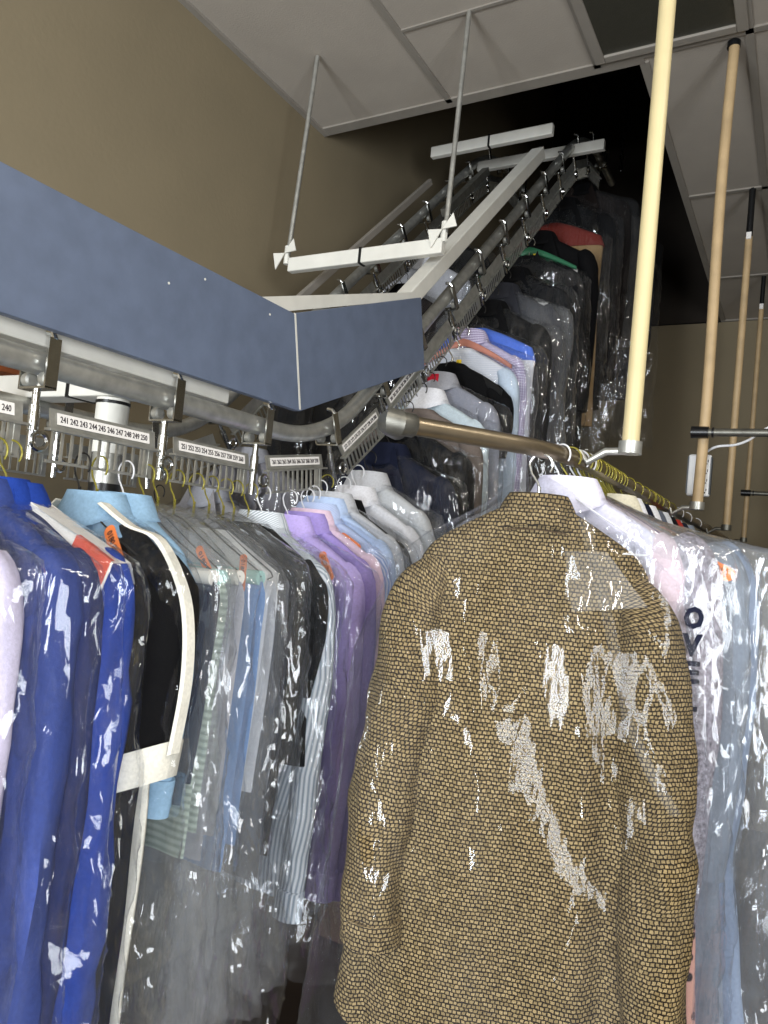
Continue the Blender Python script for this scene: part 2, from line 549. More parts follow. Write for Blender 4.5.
for x, zt, zb in ((-1.640, ZC, EYE+.975), (-1.046, ZC, EYE+.985)):   # rods down from the ceiling
    sub(MB().tube([(x - .025*(x < -1.3), 2.04, zb), (x, 2.06, zt-.004)], .0085, 8), 'hanging_rod', STEEL, track)
# lattice between runs near the top
for y, z in ((2.75, EYE+1.5), (3.42, EYE+1.95)):
    sub(MB().box((-1.33, y, z), (.03, .5, .03), Matrix.Rotation(A1, 3, 'X')), 'spacer_bar', DSTEEL, track, smooth=False)

# support post standing on the floor
post = empty('support_post', (-1.352, 1.107, 0))
tag(post, 'white and galvanised steel post with black bands under the conveyor', 'post')
zs = EYE + .135
MB().tube([(0, 0, 0), (0, 0, zs)], .031, 20).build('lower_tube', STEEL, post)
MB().tube([(0, 0, zs), (0, 0, EYE+.256)], .0355, 20).build('upper_tube', WHITEP, post)
m = MB()
m.tube([(0, 0, EYE+.243), (0, 0, EYE+.250)], .0372, 20)
m.build('seal_ring', BLACKP, post)
MB().tube([(0, 0, EYE+.045), (0, 0, EYE+.068)], .0335, 20).build('tape_band', BLACKP, post)
MB().tube([(0, 0, .0), (0, 0, .012)], .09, 20).build('base_plate', STEEL, post)

# chain: trolleys and numbered carriers
chain = empty('conveyor_chain', (CX, .75, 0))
tag(chain, 'steel conveyor chain of trolleys and slotted hanger carriers with printed slot numbers', 'conveyor chain')
PITCH = .2805
def trolley(x, s):
    M = frame(x, s)
    R3 = M.to_3x3(); o = M.to_translation()
    def P(a, b, c): return o + R3 @ Vector((a, b, c))
    b = MB()
    b.box(P(.033, 0, -.002), (.004, .022, .082), R3)           # tall plate on the open side
    b.box(P(-.033, 0, -.03), (.004, .022, .03), R3)
    b.box(P(0, 0, -.043), (.07, .022, .004), R3)
    b.tube([P(.033, 0, .036), P(.026, 0, .047), P(.012, 0, .05)], .005, 8)
    tr = sub(b, 'trolley', CHROME, chain, smooth=False)
    for a in (-.022, .022):
        w = MB().tube([P(a-.008, 0, -.028), P(a-.006, 0, -.028), P(a+.006, 0, -.028), P(a+.008, 0, -.028)], [.008, .0125, .0125, .008], 14)
        w.build('wheel', STEEL, tr)
    pn = MB().tube([P(0, 0, -.04), P(0, 0, -.07), P(0, 0, -.071), P(0, 0, -.112), P(0, 0, -.113), P(0, 0, -.16)], [.0065, .0065, .0095, .0095, .0075, .0075], 10)
    pn.build('pin', CHROME, tr)
    return tr
def carrier(x, s0, s1, first, numbered=True, bars=10):
    p0, p1 = off(x, s0, 0), off(x, s1, 0)
    d = (p1 - p0).normalized(); L0 = (p1 - p0).length
    nrm = Vector((1, 0, 0)).cross(d)
    R3 = Matrix((Vector((1, 0, 0)), d, nrm)).transposed()
    mid = (p0 + p1) / 2
    def P(a, b, c): return mid + R3 @ Vector((a, b, c))
    Lc = L0 - .05
    m = MB()
    Rt = R3 @ Matrix.Rotation(R(-10), 3, 'Y')
    m.box(P(0, .004, -.086), (.003, Lc, .034), Rt)               # number channel
    m.box(P(.006, .004, -.105), (.018, Lc+.012, .004), R3)
    m.box(P(0, .004, -.158), (.004, Lc, .005), R3)
    for i in range(bars + 2):
        y = -Lc/2 + (i + .5) * Lc / (bars + 2)
        m.box(P(0, y+.004, -.131), (.004, .0042, .052), R3)
    m.box(P(-.002, Lc/2-.006, -.13), (.006, .02, .052), R3)
    cr = sub(m, 'slotted_carrier', STEEL, chain, smooth=False)
    rg = MB().tube([P(.008, -Lc/2-.016+.014*math.cos(t), -.128+.014*math.sin(t)) for t in [2*PI*k/16 for k in range(17)]], .0045, 6)
    rg.build('link_ring', CHROME, cr)
    if numbered:
        lb = MB().box(P(.0032, .002, -.085), (.001, Lc-.028, .02), Rt)
        lb.build('number_strip', PAPER, cr, smooth=False)
        body = ' '.join(str(first + i) for i in range(10))
        M4 = Matrix.Translation(P(.0042, .002, -.085)) @ (Rt @ Matrix(((0, 0, 1), (1, 0, 0), (0, 1, 0)))).to_4x4()
        text('slot_numbers', body, INK, cr, M4, width=Lc-.04, height=.0105)
    return cr
sN = .755 - PITCH
k = 0
while sN + k*PITCH < SMAX:
    s = sN + k * PITCH
    trolley(CX, s)
    if s + PITCH < SMAX:
        carrier(CX, s, s + PITCH, 231 + 10*k, numbered=k < 6)
    k += 1
k = 0
while .62 + k*PITCH < SMAX:
    s = .62 + k * PITCH + .27
    if s < SMAX: trolley(FX, s)
    if s + PITCH < SMAX: carrier(FX, s, s + PITCH, 0, False, 9)
    k += 1

# blue cover panels in front of the near run
cover = empty('conveyor_cover', (-1.06, 1.37, EYE+.28))
tag(cover, 'slate blue laminate cover of two boards hiding the conveyor at its bend', 'cover panel')
def wedge(name, pts, x, d, mat, parent, root, **kw):
    return absolute(MB().prism([(x, y, EYE+z) for y, z in pts], (d, 0, 0)).build(name, mat, parent, smooth=False, **kw), root)
wedge('board', [(-.2, .281), (1.398, .288), (1.342, .505), (-.2, .496)], -1.078, .02, BLUEP, cover, cover, bevel=.0015)
wedge('board', [(1.400, .288), (2.012, .545), (1.945, .748), (1.345, .507)], -1.078, .0195, BLUEP, cover, cover, bevel=.0015)
wedge('edge_strip', [(1.396, .292), (1.402, .292), (1.3465, .506), (1.3405, .506)], -1.078, .0208, WHITEP, cover, cover)
wedge('backing_board', [(1.31, .5), (1.95, .745), (1.95, .768), (1.25, .515)], -1.10, .02, WHITEP, cover, cover)
for y, z in ((.96, .455), (1.05, .495), (1.255, .49)):
    absolute(MB().tube([(-1.0582, y, EYE+z-.015), (-1.0572, y, EYE+z-.015)], .0025, 8).build('screw_head', WHITEP, cover), cover)

# rust-brown board on the wall at the far left
o = MB().box((-1.86, 1.22, EYE+.40), (.09, .5, .12)).build('wall_board', RUST, smooth=False, bevel=.004)
tag(o, 'rust brown board fixed to the tan wall behind the conveyor pipe', 'board')

# ------------------------------------------------------------------ right-hand rail and poles
RX, RZ = -.40, EYE + .201
rail_pts = [(-.615, 1.065), (-.52, 1.205)]
P0, K, P1 = Vector((-.48, 1.265)), Vector((-.405, 1.375)), Vector((RX, 1.56))
rail_pts = [(-.612, 1.07)] + [tuple(P0*(1-t)**2 + K*2*t*(1-t) + P1*t*t) for t in [i/10 for i in range(11)]] + [(RX, 5.40)]
rail = empty('hanging_rail', (RX, 1.56, RZ))
tag(rail, 'long bronzed clothes rail running away under the hanging poles', 'clothes rail')
absolute(MB().tube([(x, y, RZ) for x, y in rail_pts], .0165, 16).build('tube', BSTEEL, rail), rail)
e = MB()
d = Vector((.56, .83, 0)).normalized()
c = Vector((-.612, 1.07, RZ))
e.tube([c + d*.040, c + d*.038, c + d*.012, c + d*.011, c - d*.004, c - d*.006 + Vector((-.008, .012, 0)), c + Vector((-.02, .035, 0)), c + Vector((-.025, .06, 0))], [.018, .0205, .0205, .0235, .0235, .0215, .0205, .0205], 16)
absolute(e.build('elbow_fitting', DSTEEL, rail), rail)

def railpt(y):
    for p, q in zip(rail_pts, rail_pts[1:]):
        if q[1] >= y:
            t = (y - p[1]) / (q[1] - p[1])
            return lerp(p[0], q[0], t)
    return RX

def pole(y, r, zb, mat, label, topdark=0, bend=0):
    x = -.306
    e = empty('hanging_pole', (x, y, zb))
    tag(e, label, 'pole', 'poles holding up the clothes rail')
    h = ZC - .004 - zb
    n = 24
    pts = [(bend*math.sin(PI*i/n*2.2), 0, h*(1-topdark)*i/n) for i in range(n+1)]
    MB().tube(pts, r, 16).build('shaft', mat, e)
    if topdark:
        MB().tube([(pts[-1][0], 0, h*(1-topdark)), (0, 0, h)], r*.9, 12).build('upper_sleeve', BLACKP, e)
        MB().box((pts[-1][0], -r, h*(1-topdark)), (.02, .012, .03)).build('clip', PAPER, e, smooth=False)
    else:
        MB().tube([(0, 0, h-.018), (0, 0, h)], r*1.25, 16).build('end_cap', BLACKP, e)
    rx = railpt(y) - x
    b = MB()
    b.tube([(0, 0, -.012), (0, 0, .012)], r*1.35, 16)
    b.tube([(0, 0, -.006), (rx*.45, 0, -.008), (rx*.78, 0, -.03), (rx*.95, 0, RZ-zb-.004+.02)], [.008, .008, .007, .006], 10)
    b.build('bracket', DSTEEL if r < .0165 else STEEL, e)
    return e
pole(1.462, .0165, EYE+.226, CREAM, 'thick cream plastic pole holding the clothes rail, the one nearest the brown tweed jacket')
pole(2.51, .0165, EYE+.208, WOODP, 'varnished wooden pole in front of the white power strip', 0, .004)
pole(3.54, .0155, EYE+.206, WOODP, 'wooden pole with a black upper sleeve, second behind the cream pole', .145)
pole(4.62, .0135, EYE+.206, WOODP, 'thin wooden pole with a black upper sleeve and a bar clamped low on it', .12)

def clampbar(y, z, label, r, x1):
    e = empty('clamped_bar', (-.306, y - .032, z)); tag(e, label, 'bar')
    MB().tube([(-.02, 0, 0), (x1, 0, .008)], r, 12).build('bar', DSTEEL, e)
    m = MB(); m.tube([(-.03, 0, 0), (.02, 0, 0)], r*1.5, 12).tube([(.03, 0, 0), (.036, 0, 0)], r*1.3, 12)
    m.build('clamp', BLACKP, e)
    return e
clampbar(2.51, EYE+.437, 'dark steel bar clamped across the wooden pole above the power strip', .0125, 2.5)
clampbar(4.62, EYE+.468, 'thin steel bar with a black clamp on the thin wooden pole farthest away', .012, 2.5)

ps = empty('power_strip', (-.312, 2.558, EYE+.235))
tag(ps, 'white power strip strapped behind a wooden pole with a white cable', 'power strip')
MB().box((0, 0, .075), (.068, .03, .135)).build('housing', plain('white_abs', 'e4e5e6', .4), ps, smooth=False, bevel=.006)
m = MB()
for x in (-.0345, .0345):
    m.box((x, 0, .075), (.003, .034, .12))
m.build('side_trim', plain('grey_edge', '43484d', .5), ps, smooth=False)
for i in range(4):
    m = MB()
    for dx in (-.004, .004): m.box((.021+dx, -.0155, .028+i*.031), (.002, .002, .008))
    m.box((.021, -.0155, .019+i*.031), (.004, .002, .004))
    m.build('socket', BLACKP, ps, smooth=False)
pts = [(.01, 0, .14), (.02, -.005, .155), (.05, -.02, .168), (.10, -.02, .174), (.14, -.02, .192), (.175, -.025, .22), (.24, -.03, .24), (.5, -.03, .26)]
def smoothpts(p, n=6):
    p = [Vector(q) for q in p]; o = []
    for i in range(len(p)-1):
        a, b, c, d = p[max(i-1, 0)], p[i], p[i+1], p[min(i+2, len(p)-1)]
        for k in range(n):
            t = k/n
            o.append(.5*((2*b) + (c-a)*t + (2*a-5*b+4*c-d)*t*t + (3*b-a-3*c+d)*t**3))
    o.append(p[-1]); return o
MB().tube(smoothpts(pts), .0042, 8).build('cable', WIREW, ps)

# black chain hanging in the loft
m = MB()
cx, cy = -1.0, 3.95
for i in range(28):
    z = EYE + 2.95 - i * .03
    if i % 2: m.tube([(cx+.009*math.cos(t), cy, z+.018*math.sin(t)) for t in [2*PI*k/10 for k in range(11)]], .004, 6)
    else: m.tube([(cx, cy+.009*math.cos(t), z+.018*math.sin(t)) for t in [2*PI*k/10 for k in range(11)]], .004, 6)
m.tube([(cx, cy, EYE+2.95), (cx, cy, EYE+3.59)], .006, 8)
o = m.build('hanging_chain', plain('black_chain_steel', '303030', .3, 1.0))
tag(o, 'black link chain hanging down in the dark opening beside the conveyor top', 'chain')

# ------------------------------------------------------------------ hangers, clothes, bags
HOOKR = .021
def make_hanger(g, style, loc, rz, hw=.205, tube=None, tagc=None, letter=None, paper=None, big=.0, pd=0, lift=0):
    name = {'wire': 'wire_hanger', 'plastic': 'plastic_hanger'}[style[0]]
    h = empty(name, loc, rz)
    mat = style[1]
    hk = [(HOOKR*math.cos(t), 0, -HOOKR + HOOKR*math.sin(t) + .002) for t in [R(-35 + i*235/16) for i in range(17)]]
    hk = hk[:-1] + [(-HOOKR*.75, 0, -.036), (-.004, 0, -.052), (0, 0, -.062)]
    tw = MB()
    wr = .0017 if style[0] == 'wire' else .0024
    tw.tube(hk, wr, 6)
    if style[0] == 'wire':                     # twisted neck
        for ph in (0, PI):
            tw.tube([(.0022*math.cos(ph+t*1.6), .0022*math.sin(ph+t*1.6), -.058 - t*.0024) for t in range(14)], .0014, 5)
    else:
        tw.tube([(0, 0, -.06), (0, 0, -.095)], .0035, 8)
    tw.build('hook', style[2] if len(style) > 2 else mat, h)
    f = MB()
    if style[0] == 'wire':
        pts = [(0, 0, -.088), (-.03, 0, -.097), (-hw*.55, 0, -.14), (-hw, 0, -.184), (-hw-.006, 0, -.193), (-hw+.004, 0, -.199),
               (0, 0, -.201), (hw-.004, 0, -.199), (hw+.006, 0, -.193), (hw, 0, -.184), (hw*.55, 0, -.14), (.03, 0, -.097), (0, 0, -.088)]
        f.tube(pts, .0015, 6)
    else:
        rings = []
        for i in range(25):
            t = -1 + i/12
            x = hw*t
            z = -.085 + lift - .105*abs(t)**1.25
            y = -.018*t*t
            w, d = .006 + big*abs(t)**2, (.014 + .01*(1-abs(t)))*(.6 if lift else 1)
            rings.append([Vector((x, y + w*math.cos(a), z - d*.4 + d*math.sin(a))) for a in [2*PI*k/10 for k in range(10)]])
        f.loft(rings, True, True, True)
    f.build('frame', mat, h)
    if tube:
        MB().tube([(-hw+.002, 0, -.196), (hw+.006, 0, -.196)], .0145, 12).build('cardboard_tube', tube, h)
    if tagc:
        t = MB().box((.028, -.004, -.083), (.018, .002, .026)).build('size_tag', tagc, h, smooth=False)
        if letter:
            text('tag_letter', letter, INK, t, Matrix.Translation((.028, -.0054, -.083)) @ Matrix.Rotation(R(90), 4, 'X'), height=.012)
    if paper:
        p = MB()
        if pd:                                  # a sheet laid over one shoulder
            rr = []
            for x, z in ((.03, -.088), (.07, -.108), (.12, -.136), (.17, -.160), (.215, -.186)):
                rr.append([Vector((x, y*pd, z + .012 - (abs(y) - .5)*.09*(abs(y) > .5))) for y in (-1, -.8, -.5, 0, .5, .8, 1)])
            p.loft(rr, False)
        else:
            for sg in (-1, 1):
                p.poly([(-hw*.25, sg*.004, -.11), (hw*.3, sg*.004, -.11), (hw*1.04, sg*.016, -.186), (hw*1.02, sg*.024, -.25), (-hw*.1, sg*.026, -.235)])
        pc = p.build('paper_cover', PAPER, h, smooth=False)
        if paper == 'red':
            rr = [[Vector((x, y*pd, z + .0135 - (abs(y) - .5)*.09*(abs(y) > .5))) for y in (-.9, -.8, -.5, -.3)] for x, z in ((.15, -.150), (.17, -.160), (.212, -.184))]
            MB().loft(rr, False).build('printed_band', plain('red_print', 'd2523c', .7), pc, smooth=False)
    return h

def make_body(prof, seed, fold=.006, kf=22, n=44, nz=34, zend=None, hemwave=.0, vsplit=0):
    """hanging cloth body, lofted top to bottom; prof rows: z, half width, front depth, back depth"""
    m = MB(); rings = []
    z0, z1 = prof[0][0], prof[-1][0]
    for i in range(nz + 1):
        t = i / nz
        z = lerp(z0, z1, t**1.35)
        _, hw, df, db = interp(prof, z)[:4]
        A = fold * sstep(.10, .45, (z0 - z) / (z0 - z1) + .05)
        ring = []
        for k in range(n):
            th = 2*PI*k/n
            c, sn = math.cos(th), math.sin(th)
            x = hw * math.copysign(abs(c)**.72, c)
            d = db if sn > 0 else df
            y = d * math.copysign(abs(sn)**.8, sn)
            w = nz3(x*kf*.45 + seed*3.1, (1 if sn > 0 else -1)*2.3 + seed, z*2.2)
            w2 = nz3(x*kf + seed*1.7, seed + (3 if sn > 0 else 7), z*4)
            y += math.copysign(1, sn) * A * (w*1.6 + w2*.7) * min(1, abs(sn)*2)
            x += A * .8 * nz3(z*7, seed, th*.7)
            zz = z - hemwave * t**6 * (math.cos(th*1.0)**2)
            ring.append(Vector((x, y, zz)))
        rings.append(ring)
    m.loft(rings, True, True, True)
    return m

def make_sleeve(sg, seed, pts, rx, ry, n=18, fold=.004, sub=4):
    P = smoothpts(pts, sub)
    nn = len(P)
    rings = []
    for i, p in enumerate(P):
        t = i / (nn - 1)
        f = t * (len(rx) - 1); a = min(int(f), len(rx)-2); f -= a
        ax, ay = lerp(rx[a], rx[a+1], f), lerp(ry[a], ry[a+1], f)
        tg = (P[min(i+1, nn-1)] - P[max(i-1, 0)]).normalized()
        ey = Vector((0, 1, 0)); ey = (ey - tg*ey.dot(tg)).normalized()
        ex = ey.cross(tg)
        ring = []
        for k in range(n):
            th = 2*PI*k/n
            w = 1 + fold/ax * (nz3(math.cos(th)*1.3 + seed, math.sin(th)*1.3, p.z*9 + sg) * 1.5 + .6*nz3(math.cos(th)*3, math.sin(th)*3 + seed, p.z*22))
            ring.append(p + ex*ax*math.cos(th)*w + ey*ay*math.sin(th)*w)
        rings.append(ring)
    m = MB(); m.loft(rings, True, True, True)
    return m, P[-1], P[-2]

def make_collar(z, rx, ry, h, mat, parent, spread=.03, name='collar'):
    rings = []
    for (k, dz, fr) in ((1.0, -.004, 0), (1.02, h*.7, 0), (1.1, h, 0), (1.28, h*.55, .006), (1.5, -h*.15, spread*.5), (1.62, -h*.35, spread)):
        ring = []
        for i in range(28):
            th = 2*PI*i/28
            fz = max(0, -math.sin(th))**2
            ring.append(Vector((rx*k*math.cos(th), ry*(k if k < 1.2 else k*.92)*math.sin(th), z + dz - fr*fz)))
        rings.append(ring)
    return MB().loft(rings).build(name, mat, parent, solid=.0015)

def garment(kind, name, mat, label, cat, loc, rz=0, group=None, length=.75, hw=.215, thick=.03, seed=1, sleeve=.62,
            trim=None, collar=None, cuff=None, sleeve_mat=None, extra=None, fold=.006, flare=1.06, sw=1.0):
    g = empty(name, loc, rz)
    tag(g, label, cat, group)
    zn = -.088
    zs = -.188                                    # shoulder point
    d = thick
    if kind in ('shirt', 'tee', 'jacket', 'coat', 'robe', 'dress', 'blouse'):
        heavy = kind in ('jacket', 'coat', 'robe')
        prof = [(zn, .052, .036, .04), (zn-.012, .068, .04, .04), (zn-.035, .115, d, d), (zn-.065, .165, d, d), (zs+.01, hw*.955, d*.85, d*.85),
                (zs-.02, hw, d*.8, d*.8), (zs-.10, hw*.98, d*1.05, d), (zs-.3, hw*.94, d*1.1, d), (-length*.8-.09, hw*lerp(1, flare, .6), d, d*.95), (-.088-length, hw*flare, d*.9, d*.85)]
        prof = [p for i, p in enumerate(prof) if i == 0 or p[0] < prof[i-1][0] - .001 or i < 7]
        if kind == 'dress':
            prof[-1] = (-.088-length, hw*flare*1.05, d*1.1, d*1.1)
        make_body(prof, seed, fold).build('body', mat, g)
        smat = sleeve_mat or mat
        r0 = (.056 if heavy else .05) * sw; r1 = (.046 if heavy else .04) * sw; r2 = (.041 if heavy else .03) * sw
        for sg in (-1, 1):
            if sleeve <= 0: break
            q = sleeve
            pts = [(sg*(hw-.055), 0, zs+.016), (sg*(hw-.026), -.002, zs-.03), (sg*(hw-.012), -.004, zs-q*.25), (sg*(hw-.006), -.008, zs-q*.55), (sg*(hw-.006), -.014, zs-q*.8), (sg*(hw-.01), -.018, zs-q)]
            yy = max(.7, min(1.0, d/.033))
            m, pe, pp = make_sleeve(sg, seed + sg*.37, pts, [r0*.45, r0*.8, r0*.78, r1*.85, r2], [r0*.5*yy, r0*.78*yy, r1*.85*yy, r1*.8*yy, r2*.85*yy], fold=fold*.8)
            so = m.build('sleeve', smat, g)
            if cuff is not None:
                dd = (pe - pp).normalized()
                cw, cl = (1.18, .062) if kind in ('shirt', 'blouse') else (1.12, .045)
                if kind == 'robe': cw, cl = 1.16, .06
                ex = Vector((1, 0, 0)); rr = []
                tilt = .5 if kind == 'robe' else 0
                for t, kk in ((0, .97), (.05, 1.0), (1, 1.0), (1.02, .9)):
                    c = pe + dd*cl*(t - .35)
                    rr.append([c + Vector((r2*cw*kk*math.cos(a), r2*cw*kk*.9*yy*math.sin(a), tilt*r2*math.cos(a)*sg)) for a in [2*PI*i/20 for i in range(20)]])
                MB().loft(rr, True, True, True).build('cuff', cuff, so)
        if collar is not None:
            make_collar(zn-.006, .05, .042, .034 if kind in ('shirt', 'blouse') else .03, collar, g)
        if kind == 'shirt':
            pm = MB()
            rows = 14
            rr = []
            for i in range(rows+1):
                z = lerp(zn-.03, -.088-length+.02, i/rows)
                df = interp(prof, z)[2] + fold + .0015
                rr.append([Vector((x, -df, z)) for x in (-.016, -.008, 0, .008, .016)])
            pm.loft(rr, False)
            pl = pm.build('placket', mat, g, solid=.002)
            for i in range(6):
                z = lerp(zn-.06, -.088-length+.08, i/5)
                df = interp(prof, z)[2] + fold + .003
                MB().tube([(0, -df, z), (0, -df-.0018, z)], .0048, 10).build('button', PAPER, pl)
        if kind in ('jacket', 'coat'):
            for sg in (-1, 1):
                pts = [(sg*.05, -.046, zn+.012), (sg*.075, -.047-d*.25, zn-.05), (sg*.10, -d*1.12-.012, zn-.12), (sg*.075, -d*1.15-.014, zn-.15), (sg*.09, -d*1.15-.014, zn-.17), (sg*.012, -d*1.15-.014, zn-.34), (sg*.018, -.047, zn-.06)]
                if sg < 0: pts = pts[::-1]
                MB().prism(pts, (0, -.004, 0)).build('lapel', trim or mat, g, smooth=False, bevel=.001)
                z = -.088 - length*.68
                MB().box((sg*.12, -d*1.15-fold*1.2, z), (.13, .006, .05)).build('pocket_flap', mat, g, smooth=False, bevel=.003)
        if kind == 'robe' and trim is not None:
            for sg in (-1, 1):                      # pale piping over the shoulder and down the sleeve
                q = sleeve
                pts = [(sg*.058, -.03, zn+.004), (sg*.12, -.02, zn-.030), (sg*(hw-.02), -.014, zs+.052), (sg*(hw+.038), -.014, zs-.012), (sg*(hw+.064), -.014, zs-q*.25), (sg*(hw+.074), -.016, zs-q*.55), (sg*(hw+.066), -.02, zs-q+.03)]
                P = smoothpts(pts, 5)
                MB().loft([[p + Vector((-.004*sg, -.011, .0)), p + Vector((.002*sg, -.008, .003)), p + Vector((.002*sg, .010, .002)), p + Vector((-.006*sg, .010, -.002))] for p in P], True, True, True).build('piping', trim, g)
            yp = [(zn+.004, .05, .04, .04), (zn-.02, .09, d+.004, .04), (zn-.05, .125, d+.007, d+.004), (zn-.075, .105, d+.008, d+.004), (zn-.088, .05, d+.006, d)]
            make_body(yp, seed, 0, nz=12).build('yoke', collar, g)
            m = MB(); rr = []
            for i in range(15):
                z = lerp(-.088-length+.06, -1.10, i/14)
                df = d*.6
                x0 = .195 + .006*math.sin(i*.5)
                rr.append([Vector((x0 + x, -df + abs(x)*.1, z)) for x in (-.024, -.012, 0, .012, .024)])
            m.loft(rr, False).build('long_band', trim, g, solid=.006)
    elif kind == 'trousers':
        d = thick
        for q, (y0, ln, dx) in enumerate(((-.5, length, 0), (.5, length*.93, .006))):
            m = MB(); rings = []
            n = 30
            zt = -.203
            for i in range(26):
                t = i/25
                z = zt - t*(ln - .1)
                yc = y0*d*sstep(0, .08, t) if i else 0
                ww = hw * lerp(1, .9, t) * (.97 if i == 0 else 1)
                dd = (.004 if i == 0 else lerp(.012, .45*d, sstep(0, .1, t)))
                ring = []
                for k in range(n):
                    th = 2*PI*k/n
                    c, sn = math.cos(th), math.sin(th)
                    x = dx + ww*math.copysign(abs(c)**.6, c)
                    y = yc + dd*math.copysign(abs(sn)**.8, sn) + fold*1.1*sstep(.05, .3, t)*nz3(x*16 + seed*5, seed + q, z*2.5)
                    ring.append(Vector((x + fold*nz3(z*6, seed, q), y, z)))
                rings.append(ring)
            m.loft(rings, True, True, True).build('trouser_leg', mat, g)
        if trim is not None:
            z = -.192 - (length - .1) + .02
            MB().box((0, -.5*d - .003, z), (hw*1.78, .9*d + .012, .04)).build('waistband', trim, g, smooth=False, bevel=.004)
    elif kind == 'drape':
        prof = [(zn-.01, .03, .012, .012), (zn-.03, .1, d, d), (zs+.02, hw*.92, d, d), (zs-.03, hw, d, d), (zs-.2, hw*.98, d, d), (-.088-length, hw*flare, d, d)]
        make_body(prof, seed, fold*1.3).build('cloth', mat, g)
        if trim is not None:
            prof2 = [(zn-.004, .035, .016, .016), (zn-.03, .105, d+.004, d+.004), (zs+.02, hw*.94, d+.004, d+.004), (zs-.03, hw*1.02, d+.005, d+.005)]
            make_body(prof2, seed, 0, nz=10).build('folded_edge', trim, g)
    if extra: extra(g)
    return g

def make_bag(loc, rz, label, length, hw, front, back, seed, mat=BAG, group=None, amp=1.0, flare=1.1, skirt=.03, n=72, nz=92):
    """loose polythene bag: gathered at the hook, draped over the shoulders, open at the hem"""
    m = MB(); rings = []
    zt = -.07
    prof = [(zt, .012, .010, .010), (zt-.015, .05, .03, .03), (zt-.05, .13, front*.8, back*.8), (-.17, hw*.93, front, back), (-.2, hw, front, back),
            (-.32, hw*1.03, front*1.05, back*1.05), (-.07-length*.75, hw*lerp(1, flare, .7), front*1.2, back*1.2), (-.07-length, hw*flare, front*1.1, back*1.1)]
    S = Vector((seed*7.13, seed*3.7, seed*1.9))
    for i in range(nz+1):
        t = i/nz
        z = zt - length*t**1.12
        _, w, df, db = interp(prof, z)
        ring = []
        grow = sstep(0, .12, t)
        for k in range(n):
            th = 2*PI*k/n
            c, sn = math.cos(th), math.sin(th)
            x = w*math.copysign(abs(c)**.7, c)
            y = (db if sn > 0 else df)*math.copysign(abs(sn)**.75, sn)
            q = Vector((x, y*1.6, z))
            a = noise.noise(Vector((q.x*9, q.y*9, q.z*2.2)) + S)
            rdg = 1 - abs(noise.noise(Vector((q.x*13 + q.z*2.5, q.y*13, q.z*5)) + S*1.3))*2.2
            rdg2 = 1 - abs(noise.noise(Vector((q.x*26, q.y*26, q.z*17)) + S*2.1))*2.4
            dsp = amp*grow*(.016*a + .011*max(0, rdg)**2 + .005*max(0, rdg2)**2*(.5 + sstep(.2, .8, t)))
            sk = skirt*sstep(.55, 1, t)*noise.noise(Vector((th*1.1, z*1.4, seed*2.2)))
            out = Vector((c*.9, sn, 0)).normalized()
            p = Vector((x, y, z)) + out*(dsp + sk) + Vector((0, 0, .018*amp*noise.noise(Vector((th*1.7, 0, seed)))*t**4))
            ring.append(p)
        rings.append(ring)
    m.loft(rings)
    o = m.build('hanging_garment_bag', mat)
    o.location = loc
    o.rotation_euler = (0, 0, rz)
    tag(o, label, 'garment bag', group)
    return o

def sticker(bag, p, rot, w, h, txt=None, mat=ORANGE, name='orange_ticket', size=None):
    M = Matrix.Translation(p) @ rot
    me = MB()
    n = 8
    for i in range(n+1):
        pass
    pts = []
    r = min(w, h)*.45
    for cx, cy, a0 in ((w/2-r, h/2-r, 0), (-w/2+r, h/2-r, 90), (-w/2+r, -h/2+r, 180), (w/2-r, -h/2+r, 270)):
        for k in range(5):
            a = R(a0 + k*22.5)
            pts.append(M @ Vector((cx + r*math.cos(a), cy + r*math.sin(a), 0)))
    me.prism(pts, (M.to_3x3() @ Vector((0, 0, .0012))))
    o = me.build(name, mat, bag, smooth=False)
    if name == 'orange_ticket': o['label'] = 'orange paper ticket'
    if txt:
        text('printed_number', txt, INK, o, M @ Matrix.Translation((0, 0, .0016)), width=w*.72, height=h*.5)
    return o

# hanger styles
YW, WW, KW = ('wire', WIREY), ('wire', WIREW), ('wire', WIREK)
YK = ('wire', WIREK, WIREY)
KP = ('plastic', BLACKP, CHROME)
CP = ('plastic', plain('coral_plastic', 'c28372', .45), CHROME)
GP = ('plastic', plain('green_plastic', '2f6a4c', .45), CHROME)
HNAME = {'wire': {id(WIREY): 'yellow wire hanger', id(WIREW): 'white wire hanger', id(WIREK): 'dark wire hanger'}}
def hname(st):
    if st == ('wire', WIREK):
        return 'dark wire hanger'
    if st is YK:
        return 'dark wire hanger with a yellow hook'
    if st[0] == 'wire':
        return HNAME['wire'][id(st[1])]
    return {'black_plastic': 'black plastic hanger', 'coral_plastic': 'coral plastic hanger', 'green_plastic': 'green plastic hanger'}[st[1].name]

